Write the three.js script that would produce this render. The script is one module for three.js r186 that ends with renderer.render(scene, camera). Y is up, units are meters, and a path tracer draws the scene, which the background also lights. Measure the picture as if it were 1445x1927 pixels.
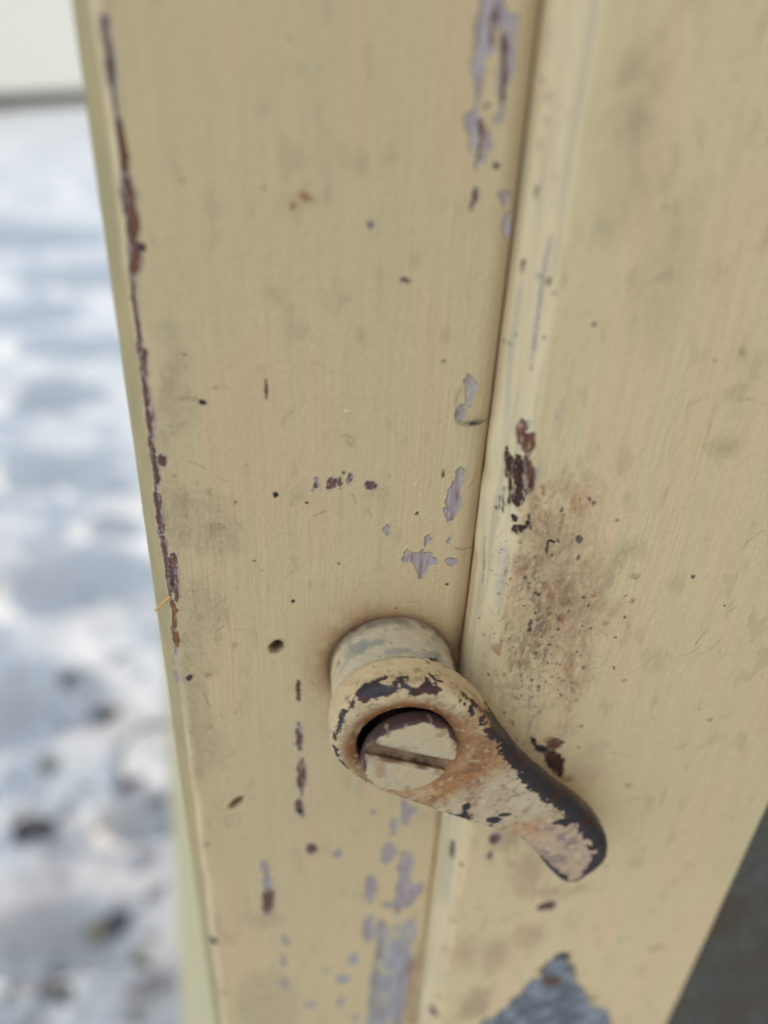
import * as THREE from 'three';

// ---------- camera (units: metres; the wood is drawn in millimetres, MM converts) ----------
const MM = 0.001;
const scene = new THREE.Scene();
const camera = new THREE.PerspectiveCamera(67.32, 767 / 1024, 0.004, 900);
camera.position.set(-12.108 * MM, 78.782 * MM, 86.111 * MM);
camera.up.set(0.00797, 0.85234, -0.52293);
camera.lookAt(camera.position.clone().add(new THREE.Vector3(0.09661, -0.52116, -0.84797)));
camera.focus = 0.104;
camera.userData.fStop = 7.4;
scene.add(camera);

// ---------- sky: thin bright winter haze, sun low behind the wood and to the right ----------
const SUN = new THREE.Vector3(0.80, 0.25, -0.52).normalize();
{
  const W = 1024, H = 512, d = new Float32Array(W * H * 4);
  for (let j = 0; j < H; j++) for (let i = 0; i < W; i++) {
    const el = ((j + .5) / H - .5) * Math.PI, az = ((i + .5) / W - .5) * 2 * Math.PI;
    const x = Math.cos(az) * Math.cos(el), y = Math.sin(el), z = Math.sin(az) * Math.cos(el);
    const c = x * SUN.x + y * SUN.y + z * SUN.z, up = Math.max(0, y), hz = Math.exp(-up * 4.5), o = (j * W + i) * 4;
    const glow = .34 * Math.exp((c - 1) * 5) + .5 * Math.exp((c - 1) * 40);
    d[o] = .49 + .17 * hz + glow; d[o + 1] = .56 + .15 * hz + glow * .93; d[o + 2] = .66 + .10 * hz + glow * .8; d[o + 3] = 1;
  }
  const t = new THREE.DataTexture(d, W, H, THREE.RGBAFormat, THREE.FloatType);
  t.mapping = THREE.EquirectangularReflectionMapping; t.magFilter = THREE.LinearFilter; t.needsUpdate = true;
  scene.background = t; scene.environment = t;
}
const sun = new THREE.DirectionalLight(new THREE.Color(1, .84, .65), 3.1);
sun.position.copy(SUN).multiplyScalar(30); sun.castShadow = true; sun.shadow.radius = 2;
sun.shadow.mapSize.set(4096, 4096);
Object.assign(sun.shadow.camera, { left: -12, right: 12, top: 12, bottom: -12, near: 1, far: 80 });
scene.add(sun, sun.target);
const renderer = new THREE.WebGLRenderer({ antialias: true });
renderer.toneMapping = THREE.LinearToneMapping;
renderer.toneMappingExposure = 1.67;
renderer.shadowMap.enabled = true;

// ---------- noise ----------
const fr = Math.fround;
const hash2 = (x, y, s = 0) => { let h = Math.imul(x | 0, 374761393) + Math.imul(y | 0, 668265263) + Math.imul(s | 0, 1442695041) | 0; h = Math.imul(h ^ (h >>> 13), 1274126177); h ^= h >>> 16; return (h >>> 0) / 4294967296; };
const sm = t => t * t * (3 - 2 * t);
function n2(x, y, s = 0) {
  const ix = Math.floor(x), iy = Math.floor(y), u = sm(x - ix), v = sm(y - iy);
  const a = hash2(ix, iy, s), b = hash2(ix + 1, iy, s), c = hash2(ix, iy + 1, s), e = hash2(ix + 1, iy + 1, s);
  return (a + (b - a) * u + (c - a) * v + (a - b - c + e) * u * v) * 2 - 1;
}
const fbm = (x, y, o = 4, s = 0) => { let v = 0, a = .5; for (let k = 0; k < o; k++) { v += a * n2(x, y, s + k); a *= .5; x = x * 2.03 + 7.1; y = y * 2.03 + 3.7; } return v; };
function n3(x, y, z, s = 0) {
  const iz = Math.floor(z), w = sm(z - iz);
  return n2(x, y, s + iz * 131) * (1 - w) + n2(x, y, s + (iz + 1) * 131) * w;
}
const fbm3 = (x, y, z, o = 3, s = 0) => { let v = 0, a = .5; for (let k = 0; k < o; k++) { v += a * n3(x, y, z, s + k * 17); a *= .5; x = x * 2.03 + 5.3; y = y * 2.03 + 1.7; z = z * 2.03 + 9.1; } return v; };
const clamp = (x, a = 0, b = 1) => x < a ? a : x > b ? b : x;
const ss = (a, b, x) => sm(clamp((x - a) / (b - a)));
const lerp = (a, b, t) => a + (b - a) * t;
let seed = 7;
const rnd = () => { seed = seed + 0x6d2b79f5 | 0; let t = Math.imul(seed ^ seed >>> 15, 1 | seed); t = t + Math.imul(t ^ t >>> 7, 61 | t) ^ t; return ((t ^ t >>> 14) >>> 0) / 4294967296; };
const lin = c => { c /= 255; return c <= .04045 ? c / 12.92 : Math.pow((c + .055) / 1.055, 2.4); };
const enc = c => { c = clamp(c); return 255 * (c <= .0031308 ? c * 12.92 : 1.055 * Math.pow(c, 1 / 2.4) - .055); };
const C = (r, g, b) => [Math.min(.86, lin(r) * 1.105), lin(g) * 1.0, lin(b) * .95];   // a paint or stuff colour, linear
const mix3 = (a, b, t) => [a[0] + (b[0] - a[0]) * t, a[1] + (b[1] - a[1]) * t, a[2] + (b[2] - a[2]) * t];

// ---------- colours of the paint and of what shows under it ----------
const CREAM = C(213, 197, 152), CREAM_PINK = C(219, 194, 152), CREAM_GREEN = C(203, 194, 151), CREAM_PALE = C(228, 215, 174);
const KIND = {                                                   // colour at (u, y); 'a' opacity; 'd' depth of the chip in mm; 'rag' ragged edge in mm
  lilac: { d: .2, rag: .5, c: (u, y) => { const t = fbm(u * 4, y * .35, 4, 11), w = fbm(u * 5.5, y * .25, 3, 12); return w > .24 ? mix3(C(164, 154, 160), C(146, 120, 114), ss(.2, .42, w)) : mix3(C(164, 155, 158), C(184, 180, 180), clamp(t * 1.6 + .4)); } },
  bluegrey: { d: .18, rag: .7, c: (u, y) => { const t = fbm(u * 3, y * .25, 4, 13), w = fbm(u * .9, y * .14, 3, 14), v = fbm(u * 1.1, y * .3, 5, 19); return mix3(mix3(mix3(C(160, 154, 160), C(172, 182, 186), clamp(t * 1.8 + .5)), C(156, 140, 134), ss(.1, .4, w)), CREAM_GREEN, .8 * ss(.16, .3, v)); } },
  umber: { d: .26, ring: 1, rag: .45, c: (u, y) => mix3(C(122, 92, 86), C(96, 66, 60), clamp(fbm(u * 6, y * .6, 3, 15) * 1.6 + .5)) },
  wood: { d: .4, ring: 1, rag: .45, c: (u, y) => mix3(C(138, 96, 72), C(92, 60, 46), clamp(fbm(u * 7, y * .5, 4, 16) * 1.8 + .4)) },
  darkwood: { d: .4, rag: .5, c: (u, y) => mix3(C(88, 58, 48), C(48, 34, 34), clamp(fbm(u * 7, y * .6, 4, 17) * 1.8 + .5)) },
  ochre: { d: .2, rag: .4, c: (u, y) => mix3(C(158, 112, 68), C(112, 74, 48), clamp(fbm(u * 5, y * 1.4, 4, 18) * 1.8 + .5)) },
  dark: { d: .3, rag: .25, c: () => C(46, 38, 38) },
  slate: { d: .08, rag: .3, a: .85, c: () => C(76, 72, 76) },
  slatefaint: { d: .03, rag: .5, a: .45, soft: .2, c: () => C(120, 112, 98) },
  slateline: { d: .05, rag: .8, a: .6, soft: .15, patchy: 1, c: () => C(100, 104, 112) },
  blueline: { d: .06, rag: .3, a: .75, soft: .1, c: () => C(126, 130, 146) },
  bluedirt: { d: 0, rag: 1, a: .5, soft: .6, patchy: 1, c: () => C(150, 158, 150) },
  lilacfaint: { d: .03, rag: 1, a: .6, soft: .15, patchy: 1, c: () => C(186, 176, 182) },
  rust: { d: .03, rag: .6, a: .7, soft: .16, patchy: .5, c: (u, y) => mix3(C(160, 92, 52), C(120, 74, 50), clamp(n2(u * 4, y * 4, 20) + .5)) },
  rustsoft: { d: 0, rag: .8, a: .7, soft: .7, patchy: 1, c: () => C(164, 120, 84) },
  orange: { d: .02, rag: .6, a: .75, soft: .4, c: () => C(168, 134, 92) },
  stain: { d: 0, rag: 1.5, a: .45, soft: 1.6, patchy: .8, c: () => C(176, 142, 106) },
  pinkstain: { d: 0, rag: 2, a: .62, soft: 2.4, c: () => C(190, 158, 128) },
  dirt: { d: 0, rag: 1.5, a: .36, soft: 1.5, patchy: .7, c: () => C(150, 136, 108) },
  greendirt: { d: 0, rag: 1, a: .2, soft: 1.4, patchy: .4, c: () => C(148, 146, 122) },
  dirtspot: { d: .02, rag: .5, a: .5, soft: .25, patchy: .6, c: () => C(128, 108, 78) },
  pale: { d: -.08, rag: .12, c: () => CREAM_PALE },
  hair: { d: .03, rag: .1, a: .8, c: () => C(80, 66, 54) },
  peel: { d: .8, rag: 1.6, macro: 1, c: (u, y) => { const t = fbm(u * .4, y * .3, 3, 31), w = fbm(u * .7 + 3, y * .6, 3, 32); return mix3(mix3(C(104, 116, 122), C(148, 160, 170), clamp(t * 1.9 + .4)), C(98, 108, 114), ss(.15, .5, w) * .7); } },
};

// One face of painted wood: colour, fine relief and coarse relief over (u = mm across, y = mm up).
class Paint {
  constructor(u0, u1, y0, y1, px) {
    Object.assign(this, { u0, u1, y0, y1, px, W: Math.round((u1 - u0) * px), H: Math.round((y1 - y0) * px) });
    this.col = new Float32Array(this.W * this.H * 3); this.fine = new Float32Array(this.W * this.H); this.coarse = new Float32Array(this.W * this.H);
  }
  each(u0, u1, y0, y1, fn) {
    const i0 = Math.max(0, Math.floor((u0 - this.u0) * this.px)), i1 = Math.min(this.W - 1, Math.ceil((u1 - this.u0) * this.px));
    const j0 = Math.max(0, Math.floor((y0 - this.y0) * this.px)), j1 = Math.min(this.H - 1, Math.ceil((y1 - this.y0) * this.px));
    for (let j = j0; j <= j1; j++) for (let i = i0; i <= i1; i++) fn(this.u0 + (i + .5) / this.px, this.y0 + (j + .5) / this.px, j * this.W + i);
  }
  blend(i, c, a) { const o = i * 3; for (let k = 0; k < 3; k++) this.col[o + k] += (c[k] - this.col[o + k]) * a; }
  lay(kind, box, dist, opt = {}) {
    const K = KIND[kind], soft = opt.soft ?? K.soft ?? .05, A = opt.a ?? K.a ?? 1, r = (opt.rag ?? K.rag), size = Math.min(box[1] - box[0], box[3] - box[2]) / 2;
    const rag = Math.min(r, size * .85), m = soft + rag + .5, f = clamp(.9 / size, .9, 6), fy = f * (size < .5 ? .8 : .5), s = 40 + (Math.abs(Math.round(box[0] * 37 + box[2] * 53)) % 50);
    this.each(box[0] - m, box[1] + m, box[2] - m, box[3] + m, (u, y, i) => {
      const d = dist(u, y) + rag * (fbm(u * f, y * fy, 4, s) * 1.3 + (soft < .3 ? .3 * n2(u * 5, y * 2.2, s + 9) : 0)) + (K.macro ? .7 * fbm(u * 1.6, y * 1.6, 3, 88) : 0);
      let a = ss(soft, -soft, d) * A;
      if (soft < .1 && size > .35 && K.d > .1) a *= 1 - .75 * ss(.24, .34, fbm(u * 2.6, y * 1.1, 4, s + 11)) * ss(-.9, -.1, d);
      if (K.patchy) a *= lerp(1, .55 * ss(-.25, .3, fbm(u * 1.3, y * .7, 4, s + 5)) + .75 * ss(.02, .34, fbm(u * 3.1, y * 2.1, 5, s + 6)), K.patchy);
      if (K.ring && size > .35 && d > -.1) { const r = ss(.3, .12, d + .25 * fbm(u * 2.4, y * 1.6, 3, s + 7)); if (r > .01) this.blend(i, KIND.lilac.c(u, y), r * .9); }
      if (a > .004) this.blend(i, K.c(u, y), a);
      if (K.d) {
        const cut = ss(.05, -.06, d), lip = K.d > .05 && soft < .1 && size > .4 ? Math.exp(-((d - .14) ** 2) / .012) : 0;
        (K.macro ? this.coarse : this.fine)[i] += -K.d * cut + (K.macro ? .45 * Math.exp(-((d - .45) ** 2) / .35) * clamp(.7 + n2(u * .6, y * .6, 8)) : .35 * K.d * lip);
        if (lip > .05 && cut < .5) this.blend(i, CREAM_PALE, .3 * lip);
        if (K.macro) { const e = Math.exp(-((d - .15) ** 2) / .08); this.blend(i, C(64, 66, 62), .9 * e * clamp(.75 + n2(u * .5, y * .5, 3))); this.fine[i] += .05 * fbm(u * .8, y * .8, 3, 77) * cut; }
      }
    });
  }
  spot(kind, u, y, ru, ry, rot = 0, opt) {
    const c = Math.cos(rot), s = Math.sin(rot), R = Math.max(ru, ry), m = Math.min(ru, ry);
    this.lay(kind, [u - Math.max(ru, R * Math.abs(s)), u + Math.max(ru, R * Math.abs(s)), y - R, y + R], (x, v) => { const a = (x - u) * c + (v - y) * s, b = -(x - u) * s + (v - y) * c, q = Math.hypot(a / ru, b / ry); return (q - 1) * m * (q > 1 ? 1.3 : 1); }, opt);
  }
  patch(kind, P, opt) {
    const us = P.map(p => p[0]), ys = P.map(p => p[1]);
    this.lay(kind, [Math.min(...us), Math.max(...us), Math.min(...ys), Math.max(...ys)], (x, v) => polyDist(P, x, v), { rag: kind === 'peel' ? 1.4 : .55, ...opt });
  }
  streak(kind, P, w, opt) {
    const us = P.map(p => p[0]), ys = P.map(p => p[1]), h = w / 2;
    this.lay(kind, [Math.min(...us) - h, Math.max(...us) + h, Math.min(...ys) - h, Math.max(...ys) + h], (x, v) => {
      let d = 1e9, q = 0;
      for (let k = 0; k + 1 < P.length; k++) { const [e, t] = segDist(P[k], P[k + 1], x, v); if (e < d) { d = e; q = (k + t) / (P.length - 1); } }
      return d - h * (.35 + .65 * Math.sqrt(Math.max(0, 1 - (2 * q - 1) ** 4)));
    }, { rag: Math.min(KIND[kind].rag, w * .5), ...opt });
  }
  textures() {
    const rows = new Uint8Array(this.W * this.H * 4), bump = new Uint8Array(this.W * this.H * 4), rough = new Uint8Array(this.W * this.H * 4);
    for (let i = 0; i < this.W * this.H; i++) {
      for (let k = 0; k < 3; k++) rows[i * 4 + k] = Math.round(enc(this.col[i * 3 + k]));
      const b = clamp(.65 + this.fine[i] / .8) * 255; bump[i * 4] = bump[i * 4 + 1] = bump[i * 4 + 2] = Math.round(b);
      const l = this.col[i * 3 + 1], g = clamp(.78 - l * .42 - this.fine[i] * .5, .42, .95) * 255; rough[i * 4] = rough[i * 4 + 1] = rough[i * 4 + 2] = g;
      rows[i * 4 + 3] = bump[i * 4 + 3] = rough[i * 4 + 3] = 255;
    }
    const tex = (a, srgb) => { const t = new THREE.DataTexture(a, this.W, this.H); t.magFilter = THREE.LinearFilter; t.wrapS = t.wrapT = THREE.MirroredRepeatWrapping; if (srgb) t.colorSpace = THREE.SRGBColorSpace; t.needsUpdate = true; return t; };
    return new THREE.MeshStandardMaterial({ map: tex(rows, true), bumpMap: tex(bump), bumpScale: .8 * MM, roughnessMap: tex(rough), roughness: 1 });
  }
  coarseAt(u, y) {
    const x = (u - this.u0) * this.px - .5, v = (y - this.y0) * this.px - .5, i = Math.floor(x), j = Math.floor(v);
    if (i < 0 || j < 0 || i >= this.W - 1 || j >= this.H - 1) return 0;
    const a = x - i, b = v - j, k = j * this.W + i, c = this.coarse;
    return (c[k] * (1 - a) + c[k + 1] * a) * (1 - b) + (c[k + this.W] * (1 - a) + c[k + this.W + 1] * a) * b;
  }
}
function segDist(p, q, x, y) {
  const dx = q[0] - p[0], dy = q[1] - p[1], t = clamp(((x - p[0]) * dx + (y - p[1]) * dy) / (dx * dx + dy * dy || 1));
  return [Math.hypot(x - p[0] - dx * t, y - p[1] - dy * t), t];
}
function polyDist(P, x, y) {
  let d = 1e9, inside = false;
  for (let k = 0, j = P.length - 1; k < P.length; j = k++) {
    d = Math.min(d, segDist(P[j], P[k], x, y)[0]);
    if ((P[k][1] > y) !== (P[j][1] > y) && x < (P[j][0] - P[k][0]) * (y - P[k][1]) / (P[j][1] - P[k][1]) + P[k][0]) inside = !inside;
  }
  return inside ? -d : d;
}
function thing(name, label, category, pos = [0, 0, 0], group) {
  const o = new THREE.Group(); o.name = name; o.position.set(...pos); o.userData = { label, category };
  if (group) o.userData.group = group;
  scene.add(o); return o;
}
function part(name, geometry, material, parent, label) {
  const m = new THREE.Mesh(geometry, material); m.name = name; m.castShadow = m.receiveShadow = true;
  if (label) m.userData.label = label;
  parent.add(m); return m;
}

// The base coat: old cream oil paint, brushed up and down, warmer and greener by turns, with specks.
function baseCoat(p, s, grime, lightTone = 1) {  // last argument
  p.each(p.u0, p.u1, p.y0, p.y1, (u, y, i) => {
    const wob = .8 * fbm(u * .15, y * .03, 2, s + 30);
    const a = fbm((u + wob) * .42, y * .028, 4, s), b = fbm((u + wob) * 1.5, y * .05, 3, s + 5), f = fbm((u + wob) * 6, y * .16, 3, s + 9), g = fbm(u * .09, y * .05, 3, s + 13), m = fbm(u * 2.6, y * 2.2, 4, s + 17);
    let c = mix3(CREAM, CREAM_PINK, ss(-.05, .5, a + g * .7) * .62);
    c = mix3(c, CREAM_GREEN, ss(.0, .45, -a * .8 + b * .5 - g * .4) * .4);
    const k = lightTone * (1 + .08 * ss(-25, -85, y + 6 * fbm(u * .1, y * .05, 2, s + 45))) * (1 + .045 * b + .05 * f + .05 * m);  // lower part lightened: the brighter light down there is put into the coat
    const dirty = ss(.18, .5, fbm(u * .5, y * .22, 5, s + 21) + grime(u, y)) * .22;
    c = mix3([c[0] * k, c[1] * k, c[2] * k], C(146, 138, 112), dirty);
    p.col[i * 3] = c[0]; p.col[i * 3 + 1] = c[1]; p.col[i * 3 + 2] = c[2];
    p.fine[i] = (.034 * f + .026 * fbm((u + wob) * 2.6, y * .13, 4, s + 25)) * (.3 + 1.4 * ss(-.3, .3, fbm(u * .12, y * .05, 2, s + 40))) + .045 * m + .07 * Math.max(0, n2(u * 1.3, y * .9, s + 28) - .55);
    p.coarse[i] = .10 * fbm(u * .11, y * .035, 3, s + 33) + .05 * fbm(u * .5, y * .12, 3, s + 35);
  });
}
function specks(p, n, u0, u1, y0, y1, dens) {
  for (let k = 0; k < n; k++) {
    const u = lerp(u0, u1, rnd()), y = lerp(y0, y1, rnd()), q = rnd(), r = .04 + .16 * rnd() ** 4, e = .8 + rnd() * 1.6, t = rnd();
    if (rnd() > dens(u, y)) continue;
    p.spot(t < .42 ? 'slate' : t < .6 ? 'dirtspot' : t < .72 ? 'rust' : t < .82 ? 'pale' : 'umber', u, y, r, r * e, (q - .5) * 1.2, t < .6 ? { a: .35 + .5 * q } : { a: .3 + .6 * q });
  }
}

// Hair-fine scratches and stray bristles sunk in the paint.
function scratches(p, n, u0, u1, y0, y1) {
  for (let k = 0; k < n; k++) {
    let u = lerp(u0, u1, rnd()), y = lerp(y0, y1, rnd()), a = (rnd() < .6 ? Math.PI / 2 : 0) + (rnd() - .5) * 1.6, bend = (rnd() - .5) * 1.4; const P = [[u, y]], step = .25 + .9 * rnd() ** 2;
    for (let q = 0; q < 4; q++) { u += Math.cos(a) * step; y += Math.sin(a) * step; a += bend * .45; P.push([u, y]); }
    p.streak(rnd() < .3 ? 'pale' : rnd() < .6 ? 'dirtspot' : 'hair', P, .07 + .08 * rnd(), { a: .25 + .4 * rnd(), rag: .05 });
  }
}

// A board swept up along a cross-section: U maps u to (x, z); fine rows where the photograph looks, long rows beyond.
function sweep(p, us, U, push, ys) {
  const n = us.length, P = new Float32Array(n * ys.length * 3), T = new Float32Array(n * ys.length * 2), I = [];
  ys.forEach((y, j) => us.forEach((u, i) => {
    const [x, z] = U(u, y), [x1, z1] = U(u - .05, y), [x2, z2] = U(u + .05, y), l = Math.hypot(x2 - x1, z2 - z1) || 1, h = push(u, y), o = (j * n + i) * 3;
    P[o] = (x - (z2 - z1) / l * h) * MM; P[o + 1] = y * MM; P[o + 2] = (z + (x2 - x1) / l * h) * MM;
    T[o / 3 * 2] = (u - p.u0) / (p.u1 - p.u0); T[o / 3 * 2 + 1] = (y - p.y0) / (p.y1 - p.y0);
    if (i && j) { const a = (j - 1) * n + i - 1, b = a + 1, c = a + n, d = c + 1; I.push(a, b, d, a, d, c); }
  }));
  const g = new THREE.BufferGeometry(); g.setAttribute('position', new THREE.BufferAttribute(P, 3)); g.setAttribute('uv', new THREE.BufferAttribute(T, 2)); g.setIndex(I); g.computeVertexNormals();
  return g;
}
const NEAR = []; for (let y = -132; y <= 93.01; y += .3) NEAR.push(y);
const BELOW = [], ABOVE = []; for (let y = -1098; y < -133; y += 6) BELOW.push(y); BELOW.push(NEAR[0]); ABOVE.push(NEAR[NEAR.length - 1]); for (let y = 99; y <= 900; y += 6) ABOVE.push(y);
const along = (P, r) => {                                        // a cross-section through corner points, its corners rounded by averaging over ±r
  const at = u => { for (let k = 0; k + 1 < P.length; k++) if (u <= P[k + 1][0] || k === P.length - 2) { const t = (u - P[k][0]) / (P[k + 1][0] - P[k][0]); return [lerp(P[k][1], P[k + 1][1], t), lerp(P[k][2], P[k + 1][2], t)]; } };
  return (u, rr = r) => { let x = 0, z = 0; for (let k = -4; k <= 4; k++) { const q = at(u + k * rr / 4); x += q[0]; z += q[1]; } return [x / 9, z / 9]; };
};
const steps = (a, b, h) => { const n = Math.ceil((b - a) / h); return Array.from({ length: n + 1 }, (_, i) => lerp(a, b, i / n)); };

// ================= THE SETTING =================
// Snow: one sheet to the horizon, trodden near the wood, dimples and heaps where the low sun leaves blue shade.
const DENTS = [[-1.03, -2.65, .22, .16], [-.85, -2.08, .17, .11], [-.62, -1.46, .19, .13], [-.60, -1.06, .17, .11], [-.65, -1.98, .10, .07], [-.55, -1.71, .09, .06], [-1.5, -3.6, .4, .2], [-1.2, -4.3, .5, .22], [-2.0, -5.2, .7, .3], [-1.0, -3.2, .25, .12], [-.40, -.60, .12, .06], [-.3, -.8, .09, .05]];
const snowY = (x, z) => {
  let h = .035 * fbm(x * 1.1, z * 1.1, 4, 201) + .028 * fbm(x * 3.4 + 2, z * 3.4, 4, 205) + .016 * fbm(x * 9, z * 9, 4, 209) + .1 * fbm(x * .25, z * .25, 3, 213);
  for (const [cx, cz, a, b] of DENTS) { const q = Math.hypot((x - cx) / a, (z - cz) / b) + .55 * fbm(x * 4 / (a * 8), z * 4 / (b * 8), 3, 217); if (q < 2.4) h += -.8 * b * ss(1.2, .1, q) + .1 * b * Math.exp(-((q - 1.3) ** 2) / .2); }
  return -1.1 + h * ss(.15, .5, Math.hypot(x + .1, z + .05) ) ;
};
{
  const ax = [], az = [];
  const spread = (c, out) => { const L = []; let d = 0, h = .012; while (d < 1.1) { L.push(d); d += h; } while (d < 420) { L.push(d); h *= 1.045; d += h; } for (let i = L.length - 1; i > 0; i--) out.push(c - L[i]); for (const d of L) out.push(c + d); };
  spread(-.55, ax); spread(-1.2, az);
  const n = ax.length, P = new Float32Array(n * az.length * 3), K = new Float32Array(n * az.length * 3), I = [];
  az.forEach((z, j) => ax.forEach((x, i) => {
    const o = (j * n + i) * 3; P[o] = x; P[o + 1] = snowY(x, z); P[o + 2] = z;
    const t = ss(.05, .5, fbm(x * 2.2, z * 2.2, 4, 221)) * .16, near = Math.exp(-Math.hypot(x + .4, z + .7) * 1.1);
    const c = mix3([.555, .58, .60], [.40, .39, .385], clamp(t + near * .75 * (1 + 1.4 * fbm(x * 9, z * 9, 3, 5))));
    K[o] = c[0]; K[o + 1] = c[1]; K[o + 2] = c[2];
    if (i && j) { const a = (j - 1) * n + i - 1, b = a + 1, c2 = a + n, d = c2 + 1; I.push(a, c2, d, a, d, b); }
  }));
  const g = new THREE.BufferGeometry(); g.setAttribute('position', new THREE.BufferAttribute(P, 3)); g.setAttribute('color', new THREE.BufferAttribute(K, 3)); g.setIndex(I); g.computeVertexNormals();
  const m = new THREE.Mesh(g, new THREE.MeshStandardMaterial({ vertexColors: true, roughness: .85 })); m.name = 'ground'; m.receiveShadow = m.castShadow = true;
  m.userData = { kind: 'structure', label: 'trodden snow with blue hollows and dark litter behind the wood' }; scene.add(m);
}
// The pale building across the yard, standing on a dark gap.
{
  const b = thing('white_building', 'pale white building wall with a dark gap along its foot, across the snowy yard', 'building');
  const A = new THREE.Vector2(-8.75, -4.9), d = new THREE.Vector2(.44, -.9).normalize(), L = 26, ang = Math.atan2(-d.y, d.x);
  b.position.set(A.x, -1.1, A.y); b.rotation.y = ang;               // local x runs along the wall, local +z looks back at the yard
  const white = new THREE.MeshStandardMaterial({ color: new THREE.Color(.40, .43, .425), roughness: .8 });
  const dark = new THREE.MeshStandardMaterial({ color: new THREE.Color(.05, .06, .06), roughness: .95 });
  const box = (w, h, dep, x, y, z) => { const g = new THREE.BoxGeometry(w, h, dep); g.translate(x, y, z); return g; };
  part('foundation', box(L - .3, .7, 5.6, L / 2, -.02, -3), dark, b);
  const prof = []; for (let k = 0; k < 22; k++) { prof.push([.0,   .27 + k * .145], [-.022, .27 + k * .145 + .143]); }
  const P = [], I = []; prof.forEach(([z, y], i) => { P.push(0, y, z, L, y, z); if (i) { const a = i * 2 - 2; I.push(a, a + 1, a + 3, a, a + 3, a + 2); } });
  const g = new THREE.BufferGeometry(); g.setAttribute('position', new THREE.Float32BufferAttribute(P, 3)); g.setIndex(I); g.computeVertexNormals();
  part('siding', g.toNonIndexed(), white, b).geometry.computeVertexNormals();
  part('wall', box(L, 3.2, 5.8, L / 2, 1.87, -2.95), white, b);
  const roof = new THREE.Shape(); roof.moveTo(.6, 0); roof.lineTo(-3, 1.9); roof.lineTo(-6.6, 0); roof.lineTo(.6, 0);
  const rg = new THREE.ExtrudeGeometry(roof, { depth: L + .8, bevelEnabled: false }); rg.rotateY(Math.PI / 2); rg.rotateY(Math.PI); rg.rotateY(Math.PI);
  // the shape's x runs along local z
  rg.rotateY(Math.PI); rg.translate(0, 3.424, 0);
  rg.computeBoundingBox(); const bb = rg.boundingBox; rg.translate(-bb.min.x - .4, 0, .6 - bb.max.z);
  part('roof', rg, new THREE.MeshStandardMaterial({ color: new THREE.Color(.8, .82, .85), roughness: .9 }), b, 'snow covered roof');
}
// A pale board leaning behind the post.
{
  const b = thing('leaning_plank', 'pale greenish white plank standing in the snow close behind the post', 'plank');
  const g = new THREE.BoxGeometry(.14, 1.0, .022, 6, 20, 2); g.translate(.07, .5, -.011);
  b.position.set(-.1625, -1.12, -.30); b.rotation.z = -.0615;
  part('board', g, new THREE.MeshStandardMaterial({ color: new THREE.Color(.74, .70, .47), roughness: .7 }), b);
  b.rotation.x = -.02;
}
// Dark litter lying on the snow.
const litter = [];
for (let k = 0; k < 4; k++) {
  const g = new THREE.IcosahedronGeometry(1, 4), p = g.attributes.position;
  for (let i = 0; i < p.count; i++) {
    const x = p.getX(i), y = p.getY(i), z = p.getZ(i), r = 1 + .5 * fbm3(x * 1.3 + k * 9, y * 1.3, z * 1.3, 3, 301) + .25 * n3(x * 4, y * 4, z * 4, 302 + k);
    p.setXYZ(i, x * r, y * r * .42, z * r);
  }
  g.computeVertexNormals(); litter.push(g);
}
const soil = [[.045, .042, .046], [.045, .05, .06], [.13, .12, .095], [.2, .2, .21]].map(c => new THREE.MeshStandardMaterial({ color: new THREE.Color(...c), roughness: .95 }));
function clod(name, label, category, x, z, s, bits, tone) {
  const o = thing(name, label, category, [x, snowY(x, z), z]);
  bits.forEach(([dx, dz, r], k) => { const m = part('lump', litter[(k + Math.round(s * 997)) % 4], soil[(tone + (k % 2)) % 4], o); m.position.set(dx, r * .12, dz); m.scale.setScalar(r); m.rotation.y = k * 1.9 + s * 40; });
  return o;
}
clod('soil_clod', 'dark double clod of soil on the snow at the left, two lumps side by side', 'soil clod', -.475, -.795, .3, [[-.018, 0, .022], [.016, .004, .019]], 0);
clod('soil_clod_001', 'largest dark clod of soil on the snow beside the post, a smaller lump trailing it', 'soil clod', -.304, -.622, .5, [[0, 0, .019], [-.034, .012, .017], [-.014, .008, .012]], 1);
clod('soil_clod_002', 'reddish dark clod lying just above the curled twig on the snow', 'soil clod', -.405, -1.028, .7, [[0, 0, .020], [-.02, .004, .013]], 0);
clod('soil_clod_003', 'small lone grey clod on bright snow farthest up among the clods', 'soil clod', -.511, -1.147, .9, [[0, 0, .02]], 1);
clod('soil_clod_004', 'small greenish brown clod on the cream coloured snow right above the double clod', 'soil clod', -.484, -.907, 1.1, [[0, 0, .017]], 2);
clod('soil_clod_005', 'brownish small clod on the snow near the bottom, beside the post', 'soil clod', -.262, -.556, 1.3, [[0, 0, .012]], 2);
clod('soil_clod_006', 'grey elongated clod on the snow at the bottom edge, farthest from the post', 'soil clod', -.362, -.520, 1.5, [[0, 0, .012], [-.018, -.004, .010], [-.032, -.006, .008]], 1);
clod('soil_clod_007', 'dark clod at the lower end of the curled twig', 'soil clod', -.345, -.865, 1.7, [[0, 0, .014], [.022, -.010, .012]], 0);
{
  const t = thing('curled_twig', 'grey curled twig lying in an arc on the snow beside the post', 'twig', [-.33, snowY(-.33, -.95), -.95]);
  const pts = [[.05, -.065], [.02, -.062], [-.012, -.045], [-.03, -.01], [-.034, .03], [-.022, .075]].map(([x, z]) => new THREE.Vector3(x, snowY(-.33 + x, -.95 + z) - snowY(-.33, -.95) + .004, z));
  part('stem', new THREE.TubeGeometry(new THREE.CatmullRomCurve3(pts), 40, .0055, 7), soil[3], t);
}
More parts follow.
